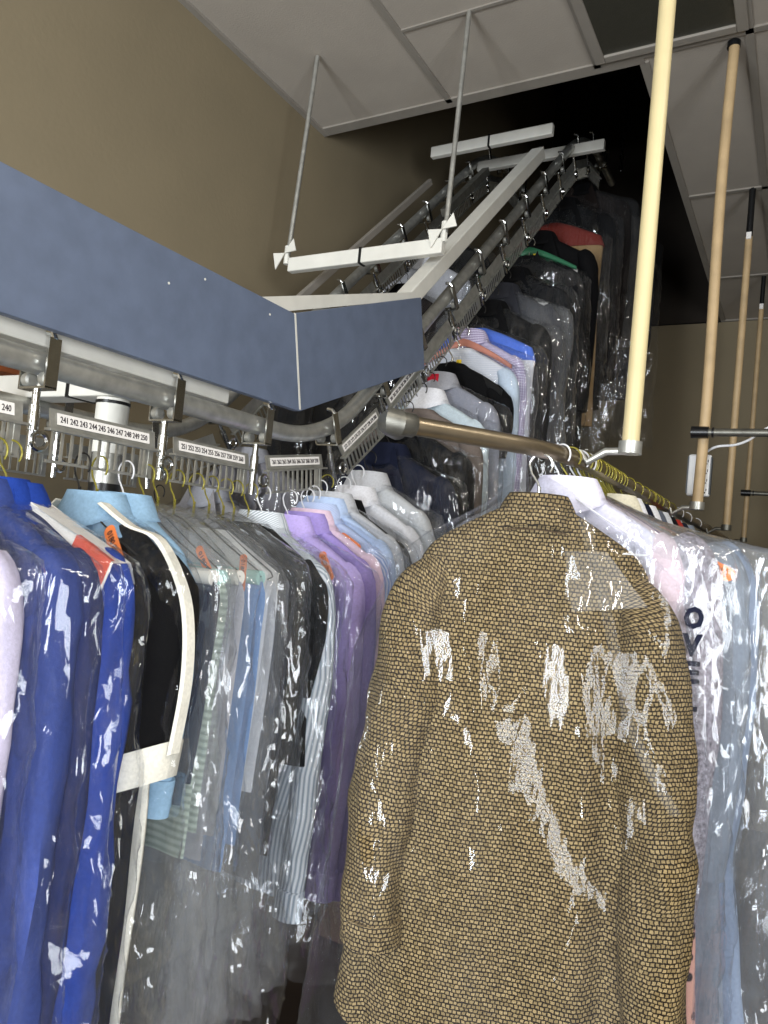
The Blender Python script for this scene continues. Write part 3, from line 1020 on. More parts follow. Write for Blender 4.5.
# colours
F = fabric
BLK = F('black_cloth', '0a0a0c'); NAVY = F('navy_cloth', '161b2e'); WHT = F('white_cotton', 'e3e4ea'); LAV = F('lavender_cotton', 'c4b2f0')
VIO = F('violet_cotton', 'a594d6'); PINK = F('pale_pink_cotton', 'e2c8da'); LBL = F('light_blue_cotton', 'b9cdee'); SKY = F('sky_blue_cotton', '8fa9d6')
BSTR = F('blue_striped_cotton', '93abdd', 'stripe', 'd8e0f2', 1.0); WSTR = F('white_ribbed_stripe', 'e6eaee', 'stripe', '9aa6b2', 1.2)
GREY = F('grey_cotton', '9b9ca3'); LGREY = F('light_grey_cotton', 'c3c5ca'); CHAR = F('charcoal_wool', '2c2d33'); LILG = F('pale_lilac_cotton', 'c9c2da')
ROYAL = F('royal_blue_cloth', '223f94'); DBLUE = F('dusk_blue_cloth', '364683'); INDIGO = F('indigo_cloth', '232d5c'); CHAM = F('chambray_blue', '6d8fbd')
SAGE = F('pale_green_ribbed', 'b5c2b4', 'rib', '8e9c90', 1.5); TAUPE = F('taupe_cloth', '6f655f'); BBLUE = F('bluebell_cloth', '4f74d6')
GING = F('lilac_gingham', 'd9d3ea', 'gingham', '8a7ba8', 1.0); CHECK = F('white_check_cotton', 'd9dbe2', 'gingham', 'c3c8d4', 1.2)
TWEED = F('brown_tweed', 'a98b5c', 'tweed'); FUZZ = F('fuzzy_lavender_knit', 'b6b1bc', 'fuzzy', '4c4952'); PLUM = F('plum_cloth', '6b2f6e')
PPRINT = F('pink_script_print', 'd9a392', 'print', '2a2224', .8); PBLU = F('pale_blue_satin', '8797b0', rough=.4); STEELB = F('grey_blue_satin', '8a94a2', rough=.4)
CRM = F('cream_cotton', 'd9d3bd'); TAN = F('tan_cloth', '8c7350'); REDB = F('red_brown_cloth', '702c25'); NPRINT = F('navy_print', '1c2038', 'print', '4a4f70', .7)
BLU2 = F('pale_steel_blue', '8fb0cb'); IVORY = F('ivory_band', 'e2dfd3'); SILK = F('lavender_white_satin', 'd2cfe0', rough=.35); PSW = F('pale_pink_jersey', 'cbb9c2')

rnd = random.Random(5)
HZ = EYE + .102                             # hook height on the level run
def hang(kind, name, mat, short, place, y, cat, x=CX, z=None, rz=None, hanger=YW, bag=1.0, baglabel=None, bagkw={}, hkw={}, group=None, **kw):
    """one garment with its hanger and, where the photo shows one, its bag"""
    seed = kw.pop('seed', rnd.random()*50)
    z = HZ if z is None else z
    rz = rnd.uniform(-.06, .06) if rz is None else rz
    loc = (x, y, z)
    g = garment(kind, name, mat, short + ' ' + place, cat, loc, rz, group, seed=seed, **kw)
    h = make_hanger(g, hanger, loc, rz, hw=kw.get('hw', .215) - .012, **hkw)
    tag(h, hname(hanger) + ' holding the ' + short, 'hanger', 'clothes hangers')
    b = None
    if bag:
        th = kw.get('thick', .03)
        q = dict(front=th+.022, back=th+.014, hw=kw.get('hw', .215)+(.05 if kind not in ('trousers', 'drape') else .03), seed=seed)
        q.update(bagkw)
        b = make_bag(loc, rz, 'clear plastic bag over the ' + (baglabel or short), bag, group='plastic bags over the clothes', **q)
    return g, h, b
FACE = Matrix.Rotation(R(90), 4, 'X')          # xy plane turned to face -y
def facing(roll, yaw=0, pitch=0):
    return Matrix.Rotation(R(yaw), 4, 'Z') @ Matrix.Rotation(R(90+pitch), 4, 'X') @ Matrix.Rotation(R(roll), 4, 'Z')

GL = 'clothes on the level run of the conveyor'
TH = dict(thick=.018, fold=.005)
hang('shirt', 'dress_shirt', LILG, 'pale lilac dress shirt', 'first in the row under the conveyor', .60, 'shirt', rz=0.0, collar=LILG, cuff=LILG, bag=.98, group=GL, thick=.03, length=.8, sleeve=.7)
hang('coat', 'long_coat', DBLUE, 'long dusk blue coat', 'beside the pale lilac dress shirt', .675, 'coat', rz=.03, collar=DBLUE, cuff=DBLUE, bag=1.25, group=GL, thick=.035, length=1.12, sleeve=.86, sw=1.05, fold=.013)
hang('shirt', 'dress_shirt', INDIGO, 'dark indigo shirt', 'between two long blue coats', .70, 'shirt', rz=.17, collar=ROYAL, cuff=INDIGO, bag=.95, group=GL, length=.86, sleeve=.7, **TH)
_, h, b = hang('coat', 'long_coat', ROYAL, 'long royal blue coat', 'with a white paper shoulder cover', .722, 'coat', rz=.33, collar=ROYAL, cuff=ROYAL, bag=1.2, group=GL, thick=.032, length=.95, sleeve=.8, fold=.012, hkw=dict(paper='red', pd=.052))
hang('trousers', 'folded_trousers', F('evening_black_wool', '0b0b0d'), 'long black evening trousers', 'between the royal blue coat and the ivory-trimmed robe', .858, 'trousers', rz=0.0, bag=0, group=GL, length=1.02, hw=.215, thick=.022, hanger=('wire', WIREK))
_, h, b = hang('robe', 'choir_robe', BLK, 'short black robe with ivory piping, ivory sleeve bands', 'and one long hanging band', .895, 'robe', collar=BLU2, cuff=IVORY, trim=IVORY, bag=1.12, group=GL, thick=.034, length=.44, sleeve=.31, sw=1.45, hw=.205, rz=0.0)
sticker(b, Vector((.13, -.060, -.150)), facing(-45, 0, -20), .085, .022, '0180 0550')
hang('shirt', 'dress_shirt', BLU2, 'pale steel blue shirt', 'behind the black robe', .955, 'shirt', collar=BLU2, cuff=BLU2, bag=0, group=GL, length=.5, sleeve=.37, hw=.19, hanger=WW, **TH)
WT = plain('white_card', 'e6e2d8', .8); MT = plain('mint_card', 'a9d6cc', .8)
TR = dict(thick=.02, fold=.005)
hang('trousers', 'folded_trousers', NAVY, 'navy trousers', 'folded over a white card tube', 1.005, 'trousers', bag=1.02, group=GL, length=.5, hw=.2, hanger=YK, hkw=dict(tube=WT), bagkw=dict(mat=BAGH), **TR)
hang('trousers', 'folded_trousers', SAGE, 'pale green ribbed trousers', 'folded over a mint card tube', 1.04, 'trousers', bag=1.05, group=GL, length=.6, hw=.2, hanger=YK, hkw=dict(tube=MT), bagkw=dict(mat=BAGH), **TR)
_, h, b = hang('trousers', 'folded_trousers', GREY, 'mid grey trousers', 'behind the pale green ribbed trousers', 1.085, 'trousers', bag=1.06, group=GL, length=.62, hw=.2, hanger=YK, hkw=dict(tube=WT), bagkw=dict(mat=BAGH), **TR)
sticker(b, Vector((.155, -.05, -.178)), facing(-52), .085, .018, '0180 0551')
hang('trousers', 'folded_trousers', CHAM, 'chambray blue trousers', 'in the middle of the trouser group', 1.14, 'trousers', bag=1.0, group=GL, length=.66, hw=.2, hanger=YK, hkw=dict(tube=MT), bagkw=dict(mat=BAGH), **TR)
_, h, b = hang('trousers', 'folded_trousers', LGREY, 'light grey trousers', 'under a white paper cover', 1.185, 'trousers', bag=.95, group=GL, length=.56, hw=.2, hanger=YK, hkw=dict(paper='plain'), bagkw=dict(mat=BAGH), **TR)
sticker(b, Vector((.17, -.062, -.19)), facing(-88), .075, .018, '0180 0552')
hang('trousers', 'folded_trousers', CHAR, 'charcoal wool trousers', 'beside the light grey trousers', 1.23, 'trousers', bag=1.0, group=GL, length=.64, hw=.2, hanger=YK, **TR)
hang('trousers', 'folded_trousers', BLK, 'black trousers', 'next to the charcoal wool trousers', 1.265, 'trousers', bag=.94, group=GL, length=.72, hw=.2, hanger=YK, bagkw=dict(mat=BAGH), **TR)
hang('tee', 'short_jacket', BLK, 'short black top', 'over a white striped shirt', 1.315, 'top', bag=.9, group=GL, length=.5, sleeve=.25, sw=1.15, thick=.024)
hang('shirt', 'dress_shirt', WSTR, 'white ribbed striped shirt', 'behind the short black top', 1.362, 'shirt', collar=WSTR, cuff=WSTR, bag=.9, group=GL, length=.80, sleeve=.69, hanger=WW, thick=.024)
_, h, b = hang('shirt', 'dress_shirt', LAV, 'lavender dress shirt', 'at the end of the level run', 1.465, 'shirt', collar=LAV, cuff=LAV, bag=1.02, group=GL, length=.78, sleeve=.69, thick=.032, fold=.010, hanger=WW)
sticker(b, Vector((.165, -.068, -.17)), facing(-62), .07, .02, '0180 0553')
GC = 'shirts where the conveyor starts to climb'
hang('shirt', 'dress_shirt', VIO, 'violet shirt', 'tucked behind the lavender dress shirt', 1.537, 'shirt', collar=VIO, cuff=VIO, bag=0, group=GC, length=.8, sleeve=.72, hanger=WW, z=HZ+.012, **TH)
hang('shirt', 'dress_shirt', PINK, 'pale pink shirt', 'between violet and blue striped shirts', 1.562, 'shirt', collar=PINK, cuff=PINK, bag=.95, group=GC, length=.8, sleeve=.72, hanger=WW, z=HZ+.022, **TH)
hang('shirt', 'dress_shirt', BSTR, 'blue striped shirt', 'next to the pale pink shirt', 1.59, 'shirt', collar=BSTR, cuff=BSTR, bag=.95, group=GC, length=.8, sleeve=.72, hanger=WW, z=HZ+.04, **TH)
_, h, b = hang('shirt', 'dress_shirt', LBL, 'light blue shirt', 'next to the blue striped shirt', 1.617, 'shirt', collar=LBL, cuff=LBL, bag=1.0, group=GC, length=.8, sleeve=.72, hanger=YW, z=HZ+.058, **TH)
sticker(b, Vector((.12, -.05, -.17)), facing(-28), .07, .022, '0180 0554')
hang('shirt', 'dress_shirt', LGREY, 'silver grey shirt', 'last of the pastel shirts', 1.648, 'shirt', collar=LGREY, cuff=LGREY, bag=1.0, group=GC, length=.8, sleeve=.72, hanger=KW, z=HZ+.075, **TH)
def cz(y):                                   # hook height on the climbing run
    s = s_of_y(y)
    for _ in range(3):
        p = off(CX, s, -.155); s += (y - p.y)
    return off(CX, s, -.155).z
hang('shirt', 'dress_shirt', BLK, 'black shirt', 'behind the pastel shirts', 1.70, 'shirt', collar=BLK, cuff=BLK, bag=.95, group=GC, length=.8, sleeve=.7, hanger=WW, z=cz(1.70), thick=.026)
hang('shirt', 'dress_shirt', WHT, 'crisp white shirt', 'between a black shirt and a pale grey blouse', 1.765, 'shirt', collar=WHT, cuff=WHT, bag=.95, group=GC, length=.8, sleeve=.7, hanger=WW, z=cz(1.765), thick=.022)
hang('blouse', 'blouse', F('pale_grey_cotton', 'cdd0d3'), 'pale grey blouse', 'behind the crisp white shirt', 1.825, 'blouse', collar=LGREY, cuff=LGREY, bag=1.0, group=GC, length=.72, sleeve=.6, hanger=KW, z=cz(1.825), thick=.028, bagkw=dict(mat=BAGH))

# the climbing run
GI = 'clothes on the climbing run of the conveyor'
def climb(kind, name, mat, short, place, y, cat, **kw):
    kw.setdefault('hanger', KW)
    return hang(kind, name, mat, short, place, y, cat, z=cz(y), group=GI, **kw)
climb('jacket', 'suit_jacket', NAVY, 'navy suit jacket', 'at the foot of the climbing run', 1.93, 'jacket', collar=NAVY, bag=1.1, length=.78, sleeve=.66, thick=.036, hw=.225)
climb('jacket', 'suit_jacket', BLK, 'black suit jacket', 'behind the navy suit jacket', 2.02, 'jacket', collar=BLK, bag=1.1, length=.8, sleeve=.66, thick=.034, hw=.225)
climb('blouse', 'blouse', TAUPE, 'taupe blouse', 'in front of the pale aqua shirt', 2.10, 'blouse', bag=0, length=.6, sleeve=.5, thick=.022)
climb('shirt', 'dress_shirt', F('pale_aqua_cotton', 'c5d3da'), 'pale aqua shirt', 'on a hanger with a yellow size tag', 2.15, 'shirt', collar=WHT, cuff=WHT, bag=.92, length=.78, sleeve=.66, thick=.026, hkw=dict(tagc=YELLOW, letter='L'))
climb('shirt', 'work_shirt', F('slate_grey_cotton', '8b8d98'), 'slate grey shirt', 'with a red cloth tab at its collar', 2.225, 'shirt', collar=GREY, cuff=GREY, bag=.92, length=.78, sleeve=.66, thick=.026, hkw=dict(tagc=YELLOW, letter='M'),
      extra=lambda g: MB().loft([[Vector((x, -.05, z)) for x in (-.02, 0, .02)] for z in (-.07, -.09, -.12)], False).build('cloth_tab', F('red_cloth', 'c2263a'), g, solid=.004))
climb('tee', 't_shirt', BLK, 'black t-shirt', 'on a black plastic hanger', 2.31, 't-shirt', bag=0, length=.66, sleeve=.22, thick=.02, hanger=KP, hkw=dict(tagc=YELLOW, letter='L'))
climb('shirt', 'dress_shirt', CHECK, 'white fine-check shirt', 'on a coral plastic hanger', 2.385, 'shirt', cuff=LBL, bag=.98, length=.8, sleeve=.68, thick=.026, sleeve_mat=F('ice_blue_cotton', 'bccbdc'), hanger=CP, hkw=dict(lift=.034))
climb('shirt', 'dress_shirt', GING, 'lilac gingham shirt', 'behind the white fine-check shirt', 2.445, 'shirt', collar=GING, cuff=GING, bag=1.0, length=.82, sleeve=.7, thick=.026)
climb('drape', 'folded_blanket', WHT, 'white garment with a bluebell folded top', 'behind the gingham shirt', 2.51, 'garment', trim=BBLUE, bag=1.0, length=.72, thick=.026, hw=.225)
climb('coat', 'overcoat', BLK, 'black overcoat', 'behind the bluebell-topped garment', 2.62, 'coat', collar=BLK, bag=1.2, length=1.0, sleeve=.7, thick=.036, hw=.225)
climb('jacket', 'suit_jacket', CHAR, 'charcoal suit jacket', 'with plastic crumpled on its shoulders', 2.73, 'jacket', collar=CHAR, bag=1.15, length=.8, sleeve=.66, thick=.036, hw=.225, bagkw=dict(mat=BAGH))
climb('jacket', 'suit_jacket', F('ink_black_cloth', '0b0c10'), 'ink black suit jacket', 'with a white pinned slip', 2.84, 'jacket', collar=BLK, bag=1.1, length=.8, sleeve=.68, thick=.036, hw=.225,
      extra=lambda g: MB().box((.13, -.055, -.24), (.08, .002, .024), Matrix.Rotation(R(8), 3, 'Y')).build('paper_slip', PAPER, g, smooth=False))
climb('coat', 'overcoat', F('soft_black_cloth', '131315'), 'soft black coat', 'on a green plastic hanger with a yellow tag', 2.97, 'coat', bag=1.2, length=1.0, sleeve=.7, thick=.036, hw=.225, hanger=GP, hkw=dict(tagc=YELLOW, letter='S', lift=.04))
climb('jacket', 'suit_jacket', F('matt_black_cloth', '09090b'), 'matt black suit', 'just below the conveyor top', 3.12, 'suit', collar=BLK, bag=0, length=1.0, sleeve=.68, thick=.036, hw=.235,
      extra=lambda g: MB().box((.15, -.055, -.27), (.07, .002, .014), Matrix.Rotation(R(-10), 3, 'Y')).build('paper_slip', PAPER, g, smooth=False))
climb('drape', 'folded_blanket', TAN, 'tan blanket with a red-brown folded top', 'near the conveyor top', 3.26, 'blanket', trim=REDB, bag=1.25, length=.95, thick=.034, hw=.235)
climb('coat', 'overcoat', BLK, 'black coat in a long bag', 'behind the tan blanket', 3.42, 'coat', collar=BLK, bag=1.35, length=1.0, sleeve=.68, thick=.036, hw=.225)
climb('coat', 'overcoat', F('brown_black_cloth', '1a1412'), 'brown-black coat', 'on the level top of the conveyor', 3.68, 'coat', collar=BLK, bag=1.3, length=1.0, sleeve=.68, thick=.036, hw=.225)
climb('jacket', 'suit_jacket', F('dim_grey_cloth', '4a4744'), 'dim grey jacket', 'on the level top of the conveyor', 4.0, 'jacket', collar=GREY, bag=1.25, length=.8, sleeve=.66, thick=.036, hw=.225)
climb('coat', 'overcoat', CHAR, 'charcoal coat', 'last on the conveyor top', 4.35, 'coat', collar=CHAR, bag=1.3, length=1.0, sleeve=.68, thick=.036, hw=.225)

# far run, seen past the near one
GF = 'clothes on the far run of the conveyor'
def farrun(kind, name, mat, short, place, y, cat, **kw):
    kw.setdefault('hanger', KW)
    return hang(kind, name, mat, short, place, y, cat, x=FX, z=cz(y) if y > 1.5 else HZ-.015, group=GF, **kw)
farrun('shirt', 'dress_shirt', F('hazy_blue_cotton', '8f9fbd'), 'hazy blue shirt', 'on the far run behind the trousers', 1.36, 'shirt', collar=LBL, cuff=LBL, bag=.9, length=.8, sleeve=.68, thick=.03)
farrun('blouse', 'printed_blouse', NPRINT, 'navy printed blouse', 'on the far run behind the trousers', 1.52, 'blouse', sleeve=.3, bag=.7, length=.5, thick=.034)
farrun('jacket', 'suit_jacket', F('dove_grey_wool', '8e8b8c'), 'dove grey jacket', 'seen between the conveyor pipe and the number strip', 1.73, 'jacket', collar=GREY, bag=1.0, length=.78, sleeve=.66, thick=.036)
farrun('jacket', 'suit_jacket', F('ash_grey_wool', '77757a'), 'ash grey jacket', 'behind the dove grey jacket', 1.9, 'jacket', collar=GREY, bag=1.0, length=.78, sleeve=.66, thick=.036)
farrun('coat', 'overcoat', F('far_black_cloth', '0d0d0f'), 'black coat on a green hanger', 'on the far run above the blue cover', 2.3, 'coat', bag=1.1, length=.95, sleeve=.66, thick=.036, hanger=GP, hkw=dict(tagc=YELLOW, letter='M', lift=.04))
farrun('coat', 'overcoat', F('far_navy_cloth', '0e1018'), 'dark navy coat', 'on the far run beyond the green hanger', 2.55, 'coat', bag=1.1, length=.95, sleeve=.66, thick=.036)
farrun('jacket', 'suit_jacket', F('far_plum_black', '171114'), 'plum-black jacket', 'on the far run beyond the dark navy coat', 2.8, 'jacket', collar=BLK, bag=1.0, length=.8, sleeve=.66, thick=.036)
farrun('shirt', 'dress_shirt', F('grey_white_cotton', 'b9bac0'), 'grey-white shirt', 'high on the far run', 3.02, 'shirt', collar=WHT, cuff=WHT, bag=.95, length=.8, sleeve=.66, thick=.03)
farrun('jacket', 'suit_jacket', BLK, 'black jacket', 'high on the far run', 3.2, 'jacket', collar=BLK, bag=1.0, length=.8, sleeve=.66, thick=.036)

# ------------------------------------------------------------------ the tweed jacket
TWX, TWY, TWR = -.436, 1.33, R(19)
tw = empty('tweed_jacket', (TWX, TWY, RZ + .018), TWR)
tag(tw, 'brown basket-weave tweed jacket seen from the back on the clothes rail', 'jacket')
def tweed():
    s = 14.3
    zn = -.122
    # z below the neck, half width, depth towards the viewer (the back), depth away (the front)
    prof = [(zn, .046, .046, .046), (zn-.010, .062, .052, .05), (zn-.022, .086, .056, .052), (zn-.042, .120, .058, .055), (zn-.066, .160, .058, .056), (zn-.09, .190, .056, .054),
            (zn-.115, .205, .056, .054), (zn-.15, .212, .06, .055), (zn-.22, .215, .072, .06), (zn-.36, .226, .086, .07), (zn-.52, .244, .088, .072), (zn-.7, .266, .088, .075), (zn-.96, .292, .09, .08)]
    m = MB(); rings = []
    n, nz = 110, 90
    z1 = prof[-1][0]
    for i in range(nz+1):
        t = i/nz
        z = lerp(zn, z1, t**1.1)
        _, w, df, db = interp(prof, z)
        ring = []
        A = sstep(.12, .5, t)
        for k in range(n):
            th = 2*PI*k/n
            c, sn = math.cos(th), math.sin(th)
            x = w*math.copysign(abs(c)**.75, c)
            y = (db if sn > 0 else df)*math.copysign(abs(sn)**.75, sn)
            if sn < 0:
                y -= A*.013*(nz3(x*6, 2.2, z*1.5) + .5*nz3(x*13, 8.1, z*2.6))
                fx = .13 + .05*t                                  # drape beside the sleeve
                y += .02*A*math.exp(-((x - fx)/.02)**2) - .01*A*math.exp(-((x - fx + .05)/.03)**2)
                y += .016*A*math.exp(-((x + .20 + .03*t)/.018)**2)
            zz = z - t**6*(.075*(1 - abs(c)**1.5)) - .02*t**4*c
            ring.append(Vector((x, y, zz)))
        rings.append(ring)
    m.loft(rings, True, True, True, flat=True).build('body', TWEED, tw)
    for sg in (-1, 1):
        b = -.016 if sg < 0 else 0
        pts = [(sg*.130, .0, zn-.10), (sg*.172, -.004, zn-.145), (sg*.208, -.02, zn-.22), (sg*(.226+b), -.04, zn-.38), (sg*(.238+b), -.055, zn-.52), (sg*(.238+b*.5) + .010*(sg > 0), -.066, zn-.66), (sg*(.23+b*.3) + .028*(sg > 0), -.074, zn-.80 - .12*(sg > 0))]
        ms, pe, pp = make_sleeve(sg, s + sg*2, pts, [.02, .042, .060, .066, .062, .057, .052], [.03, .052, .068, .066, .06, .054, .05], n=34, fold=.009, sub=7)
        so = ms.build('sleeve', TWEED, tw)
        rr = [[pe + Vector((.053*k*math.cos(a), .051*k*math.sin(a), dz)) for a in [2*PI*i/24 for i in range(24)]] for k, dz in ((1.0, .045), (1.03, .043), (1.03, .0), (.9, -.002))]
        MB().loft(rr, True, True, True).build('cuff', TWEED, so)
    # collar: a low stand folded over, its seam curving below
    rings = []
    for k, dz, dy in ((1.0, .0, 0), (1.06, .010, 0), (1.14, .013, 0), (1.26, .004, .002), (1.55, -.020, .006), (1.9, -.044, .010)):
        ring = []
        for i in range(36):
            th = lerp(R(172), R(368), i/35)
            ring.append(Vector((.047*k*math.cos(th), .0 + .05*k**.55*math.sin(th) - dy*.2, zn + .002 + dz - .014*max(0, k-1.2)*abs(math.cos(th)))))
        rings.append(ring)
    MB().loft(rings, False, flat=True).build('collar', TWEED, tw, solid=.004)
    rr = []
    for i in range(19):
        x = lerp(-.062, .062, i/18)
        rr.append(Vector((x, -.0665 + 3.6*x*x, zn - .050 - 1.2*x*x)))
    MB().tube(rr, .0012, 5).build('collar_seam', plain('dark_seam_thread', '4a3820', .9), tw)  # thin dark brown line along the collar seam
    h = make_hanger(None, KP, tw.location - Vector((0, 0, .03)), TWR, hw=.14)
    tag(h, 'black plastic hanger inside the brown tweed jacket', 'hanger', 'clothes hangers')
    rings = []                                  # moulded neck of the hanger
    for i in range(13):
        t = -1 + i/6
        rings.append([Vector((.052*t, -.012 + .024*math.cos(a)*(1-.35*abs(t)), -.108 - .012*abs(t)**2 + .018*math.sin(a))) for a in [2*PI*k/12 for k in range(12)]])
    MB().loft(rings, True, True, True).build('moulded_neck', BLACKP, h)
    # its bag
    m = MB(); rings = []
    bp = [(-.07, .012, .012, .012), (-.09, .055, .045, .04), (-.13, .10, .075, .065), (-.2, .205, .088, .075), (-.25, .258, .095, .08), (-.36, .29, .125, .085), (-.5, .312, .14, .09), (-.8, .325, .15, .1), (-1.26, .345, .135, .11)]
    S = Vector((23.1, 12.2, 6.3))
    n, nz = 150, 170
    for i in range(nz+1):
        t = i/nz
        z = -.07 - 1.19*t**1.1
        _, w, df, db = interp(bp, z)
        grow = sstep(.03, .2, t)
        ring = []
        for k in range(n):
            th = 2*PI*k/n
            c, sn = math.cos(th), math.sin(th)
            x = w*math.copysign(abs(c)**.75, c)
            y = (db if sn > 0 else df)*math.copysign(abs(sn)**.7, sn)
            q = Vector((x, y*1.4, z))
            a = noise.noise(Vector((q.x*6.5 + q.z*1.2, q.y*6, q.z*1.5)) + S)
            r1 = 1 - abs(noise.noise(Vector((q.x*7.5 + q.z*2.4, q.y*8, q.z*1.7)) + S*1.3))*2.6
            r2 = 1 - abs(noise.noise(Vector((q.x*15 + q.z*5, q.y*15, q.z*4.5)) + S*2.1))*2.8
            d = grow*(.014*a + .011*max(0, r1)**1.5 + .005*max(0, r2)**2*(.35 + sstep(0, .25, x)))
            o = Vector((c*.8, sn, 0)).normalized()
            ring.append(Vector((x, y, z)) + o*d)
        rings.append(ring)
    b = m.loft(rings).build('hanging_garment_bag', BAGT)
    b.location = tw.location; b.rotation_euler = (0, 0, TWR)
    tag(b, 'clear plastic bag over the brown tweed jacket', 'garment bag', 'plastic bags over the clothes')
    rr = []
    for x, z, y in ((.078, -.145, -.085), (.10, -.22, -.115), (.125, -.31, -.152), (.150, -.40, -.168), (.168, -.47, -.172), (.21, -.545, -.17), (.25, -.60, -.155)):
        rr.append([Vector((x + dx, y - dy, z + dx*.3)) for dx, dy in ((-.009, 0), (-.002, .008), (.002, .006), (.008, .0))])
    MB().loft(rr, False).build('creased_edge', BAGH, b)
    MB().poly([(.05, -.098, -.205), (.068, -.128, -.305), (.19, -.118, -.285), (.12, -.094, -.20)]).build('folded_film_patch', BAGH, b, smooth=False)
tweed()

# ------------------------------------------------------------------ clothes on the right-hand rail
GR = 'clothes on the right-hand rail'
def right(kind, name, mat, short, place, y, cat, **kw):
    kw.setdefault('hanger', YW)
    kw.setdefault('rz', R(rnd.uniform(-16, -8)))
    return hang(kind, name, mat, short, place, y, cat, x=railpt(y), z=RZ+.018, group=GR, **kw)
def letters(g):
    # block letters down the sleeve
    for i, ch in enumerate('OVEL'):
        M = Matrix.Translation((.246, -.052, -.30 - i*.048)) @ facing(0, 40)
        text('block_letter', ch, F('navy_flock', '1d2033'), g, M, width=.038, height=.04, depth=.001, bold=.04)
right('tee', 'sweatshirt', PSW, 'pale pink sweatshirt with navy block letters', 'second behind the tweed jacket', 1.475, 'sweatshirt', bag=.8, bagkw=dict(mat=BAGH, hw=.25, flare=1.0), length=.56, sleeve=.44, sw=1.5, thick=.03, hw=.2, hanger=WW, rz=R(-2), extra=letters)
right('dress', 'evening_dress', PLUM, 'plum dress', 'under the pink sweatshirt', 1.495, 'dress', sleeve=0, bag=1.25, length=1.2, thick=.034, hw=.245, rz=R(-6), flare=1.15)
right('blouse', 'cardigan', FUZZ, 'fuzzy lavender grey cardigan', 'beside the plum dress', 1.515, 'cardigan', bag=0, length=.82, sleeve=.72, sw=1.6, thick=.032, hw=.235, rz=R(-6), hkw=dict(tagc=YELLOW, letter='M'), hanger=WW)
right('dress', 'print_dress', PPRINT, 'pink dress with black script print', 'below the fuzzy cardigan', 1.535, 'dress', sleeve=0, bag=1.25, length=1.22, thick=.036, hw=.265, rz=R(-8), flare=1.15)
right('blouse', 'satin_blouse', SILK, 'lavender white satin blouse', 'whose shoulder shows past the tweed collar', 1.435, 'blouse', collar=SILK, bag=.9, length=.6, sleeve=.16, thick=.024, hw=.2, rz=R(4), bagkw=dict(mat=BAGH, hw=.235, flare=1.0))
_, h, b = right('dress', 'satin_dress', STEELB, 'long grey blue satin dress', 'in a milky bag', 1.63, 'dress', sleeve=.6, bag=1.35, length=1.25, thick=.04, hw=.285, sw=1.3, flare=1.3, rz=R(-9), bagkw=dict(mat=BAGH, hw=.40, flare=1.2))
sticker(b, Vector((.265, -.088, -.205)), facing(-22, 0, -15), .095, .026, '0180 0555')
right('dress', 'satin_dress', PBLU, 'long pale blue satin dress', 'behind the grey blue satin dress', 1.70, 'dress', sleeve=.58, bag=1.35, length=1.25, thick=.04, hw=.30, sw=1.35, flare=1.4, rz=R(-13), bagkw=dict(hw=.42, flare=1.25))
_, h, b = right('blouse', 'blouse', CRM, 'cream blouse', 'behind the pale blue satin dress', 1.76, 'blouse', collar=CRM, cuff=CRM, bag=1.2, length=.75, sleeve=.66, thick=.03, hw=.28, rz=R(-14), bagkw=dict(hw=.42), hkw=dict(tagc=YELLOW, letter='L'))
sticker(b, Vector((.17, -.062, -.150)), facing(-24, 0, -15), .07, .024, '0180 0556')
right('shirt', 'dress_shirt', F('mist_grey_cotton', 'bfc3ca'), 'mist grey shirt', 'behind the cream blouse', 1.82, 'shirt', collar=WHT, cuff=LGREY, bag=1.1, length=.8, sleeve=.68, thick=.026, hw=.24, bagkw=dict(mat=BAGH))
_, h, b = right('jacket', 'suit_jacket', INDIGO, 'indigo jacket', 'behind the mist grey shirt', 1.92, 'jacket', collar=NAVY, bag=1.2, length=.8, sleeve=.68, thick=.04, hw=.29, bagkw=dict(hw=.42, flare=1.2))
_, h, b = right('shirt', 'dress_shirt', F('cloud_white_cotton', 'd6d8de'), 'cloud white shirt', 'behind the indigo jacket', 2.02, 'shirt', collar=WHT, cuff=WHT, bag=1.1, length=.8, sleeve=.68, thick=.03, hw=.24)
for i, (y, col, short, kd, nm, ct, hg) in enumerate((
        (2.12, '5d6370', 'slate jacket', 'jacket', 'suit_jacket', 'jacket', YW), (2.22, 'c9ccd2', 'pearl grey shirt', 'shirt', 'dress_shirt', 'shirt', YW),
        (2.34, '15161a', 'jet black jacket on the right-hand rail', 'jacket', 'suit_jacket', 'jacket', YW), (2.46, 'a9352c', 'brick red sweater', 'tee', 'sweater', 'sweater', YW),
        (2.60, '2b2f3c', 'blue-black jacket', 'jacket', 'suit_jacket', 'jacket', YW), (2.78, '8f97a5', 'steel grey shirt', 'shirt', 'dress_shirt', 'shirt', WW),
        (3.0, '1b1b1e', 'carbon black coat', 'coat', 'overcoat', 'coat', WW), (3.3, '3c3f46', 'iron grey coat', 'coat', 'overcoat', 'coat', WW),
        (3.7, '1f222b', 'midnight coat', 'coat', 'overcoat', 'coat', KW))):
    mt = F('rail_cloth_' + str(i), col)
    right(kd, nm, mt, short, 'farther along the right-hand rail', y, ct, collar=mt, cuff=mt, bag=1.05, length=.8, sleeve=.6 if kd != 'tee' else .3, thick=.032, hw=.225, hanger=hg, hkw=dict(tagc=YELLOW, letter='M') if i in (1, 3) else {})
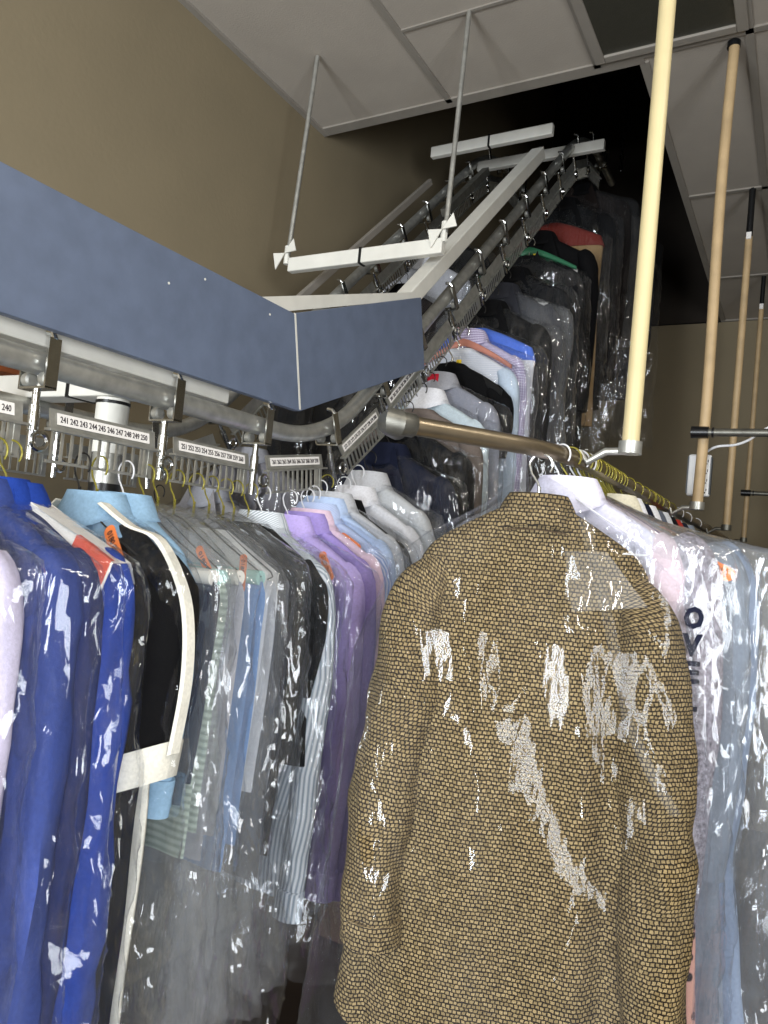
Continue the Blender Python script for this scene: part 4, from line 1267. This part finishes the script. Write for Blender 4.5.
# spare empty hangers bunched on the rail
for i, (y, st) in enumerate(((1.40, WW), (1.53, YW), (1.555, YW), (1.6, YW), (1.66, YW), (1.68, YW), (1.73, YW), (1.79, YW), (2.2, YW), (2.28, YW), (2.36, YW))):
    h = make_hanger(None, st, (railpt(y), y, RZ + .018), R(-12 + rnd.uniform(-10, 10)), hw=.2)
    if st is WW:
        tag(h, 'empty white wire hanger on the rail directly beside the tweed jacket', 'hanger', 'clothes hangers')
    else:
        tag(h, 'empty yellow wire hanger squeezed among the bagged clothes on the right-hand rail', 'hanger', 'spare yellow hangers on the rail')

# dark things on the floor under the clothes
o = MB().box((-1.35, 2.75, .11), (.5, .34, .22)).build('storage_box', plain('brown_card', '4a3526', .8), smooth=False, bevel=.01)
tag(o, 'dark brown box on the floor beneath the bagged trousers', 'box')

# ------------------------------------------------------------------ camera
cd = bpy.data.cameras.new('camera')
cam = bpy.data.objects.new('camera', cd)
COL.objects.link(cam)
rx, ry, rz_ = Vector((.86532, .49184, .09653)), Vector((-.06406, -.08248, .99453)), Vector((.49711, -.86677, -.03987))
rx.normalize(); rz_ = rx.cross(ry).normalized(); ry = rz_.cross(rx)
cam.matrix_world = Matrix(((rx.x, ry.x, rz_.x, 0), (rx.y, ry.y, rz_.y, 0), (rx.z, ry.z, rz_.z, EYE), (0, 0, 0, 1)))
cd.sensor_fit = 'HORIZONTAL'; cd.sensor_width = 36; cd.lens = 738.6*36/768
cd.clip_start = .02
scn.camera = cam

# ------------------------------------------------------------------ light
def area(name, loc, rot, sx, sy, power, col):
    l = bpy.data.lights.new(name, 'AREA'); l.shape = 'RECTANGLE'; l.size = sx; l.size_y = sy; l.energy = power; l.color = col
    o = bpy.data.objects.new(name, l); COL.objects.link(o); o.location = loc; o.rotation_euler = rot
    return o
pw = (FX1-FX0)/2
for i in range(2):                           # added area lamps as daylight at the panes of two assumed, unseen windows
    area('assumed_window_lamp', (FX0 + pw*(i+.5), YF+.01, (WZ0+WZ1)/2), (R(90), 0, 0), pw-.07, WZ1-WZ0-.1, 72, (.90, .95, 1.0))
pw = (SY1-SY0)/3
for i in range(3):  # added lamps at the assumed window in the right wall
    area('assumed_window_lamp', (XR-.01, SY0 + pw*(i+.5), (WZ0+WZ1)/2), (R(90), 0, R(90)), pw-.07, WZ1-WZ0-.1, 45, (.92, .96, 1.0))
for x, y in ((.6, -.6), (1.2, .9)):          # added unseen lamps under the ceiling, for streaks on the plastic
    area('added_ceiling_lamp', (x, y, ZC-.03), (0, 0, 0), .12, 1.1, 16, (1.0, .93, .82))
w = bpy.data.worlds.new('World'); scn.world = w; w.use_nodes = True
bg = w.node_tree.nodes['Background']; bg.inputs[0].default_value = (.75, .85, 1, 1); bg.inputs[1].default_value = .6

scn.view_settings.view_transform = 'Standard'
scn.view_settings.look = 'None'
scn.view_settings.gamma = 1
scn.view_settings.use_curve_mapping = False
scn.view_settings.exposure = 0.6
cy = scn.cycles
cy.max_bounces = 8; cy.diffuse_bounces = 3; cy.glossy_bounces = 3; cy.transmission_bounces = 4; cy.transparent_max_bounces = 48
cy.use_denoising = True
cy.sample_clamp_indirect = 6
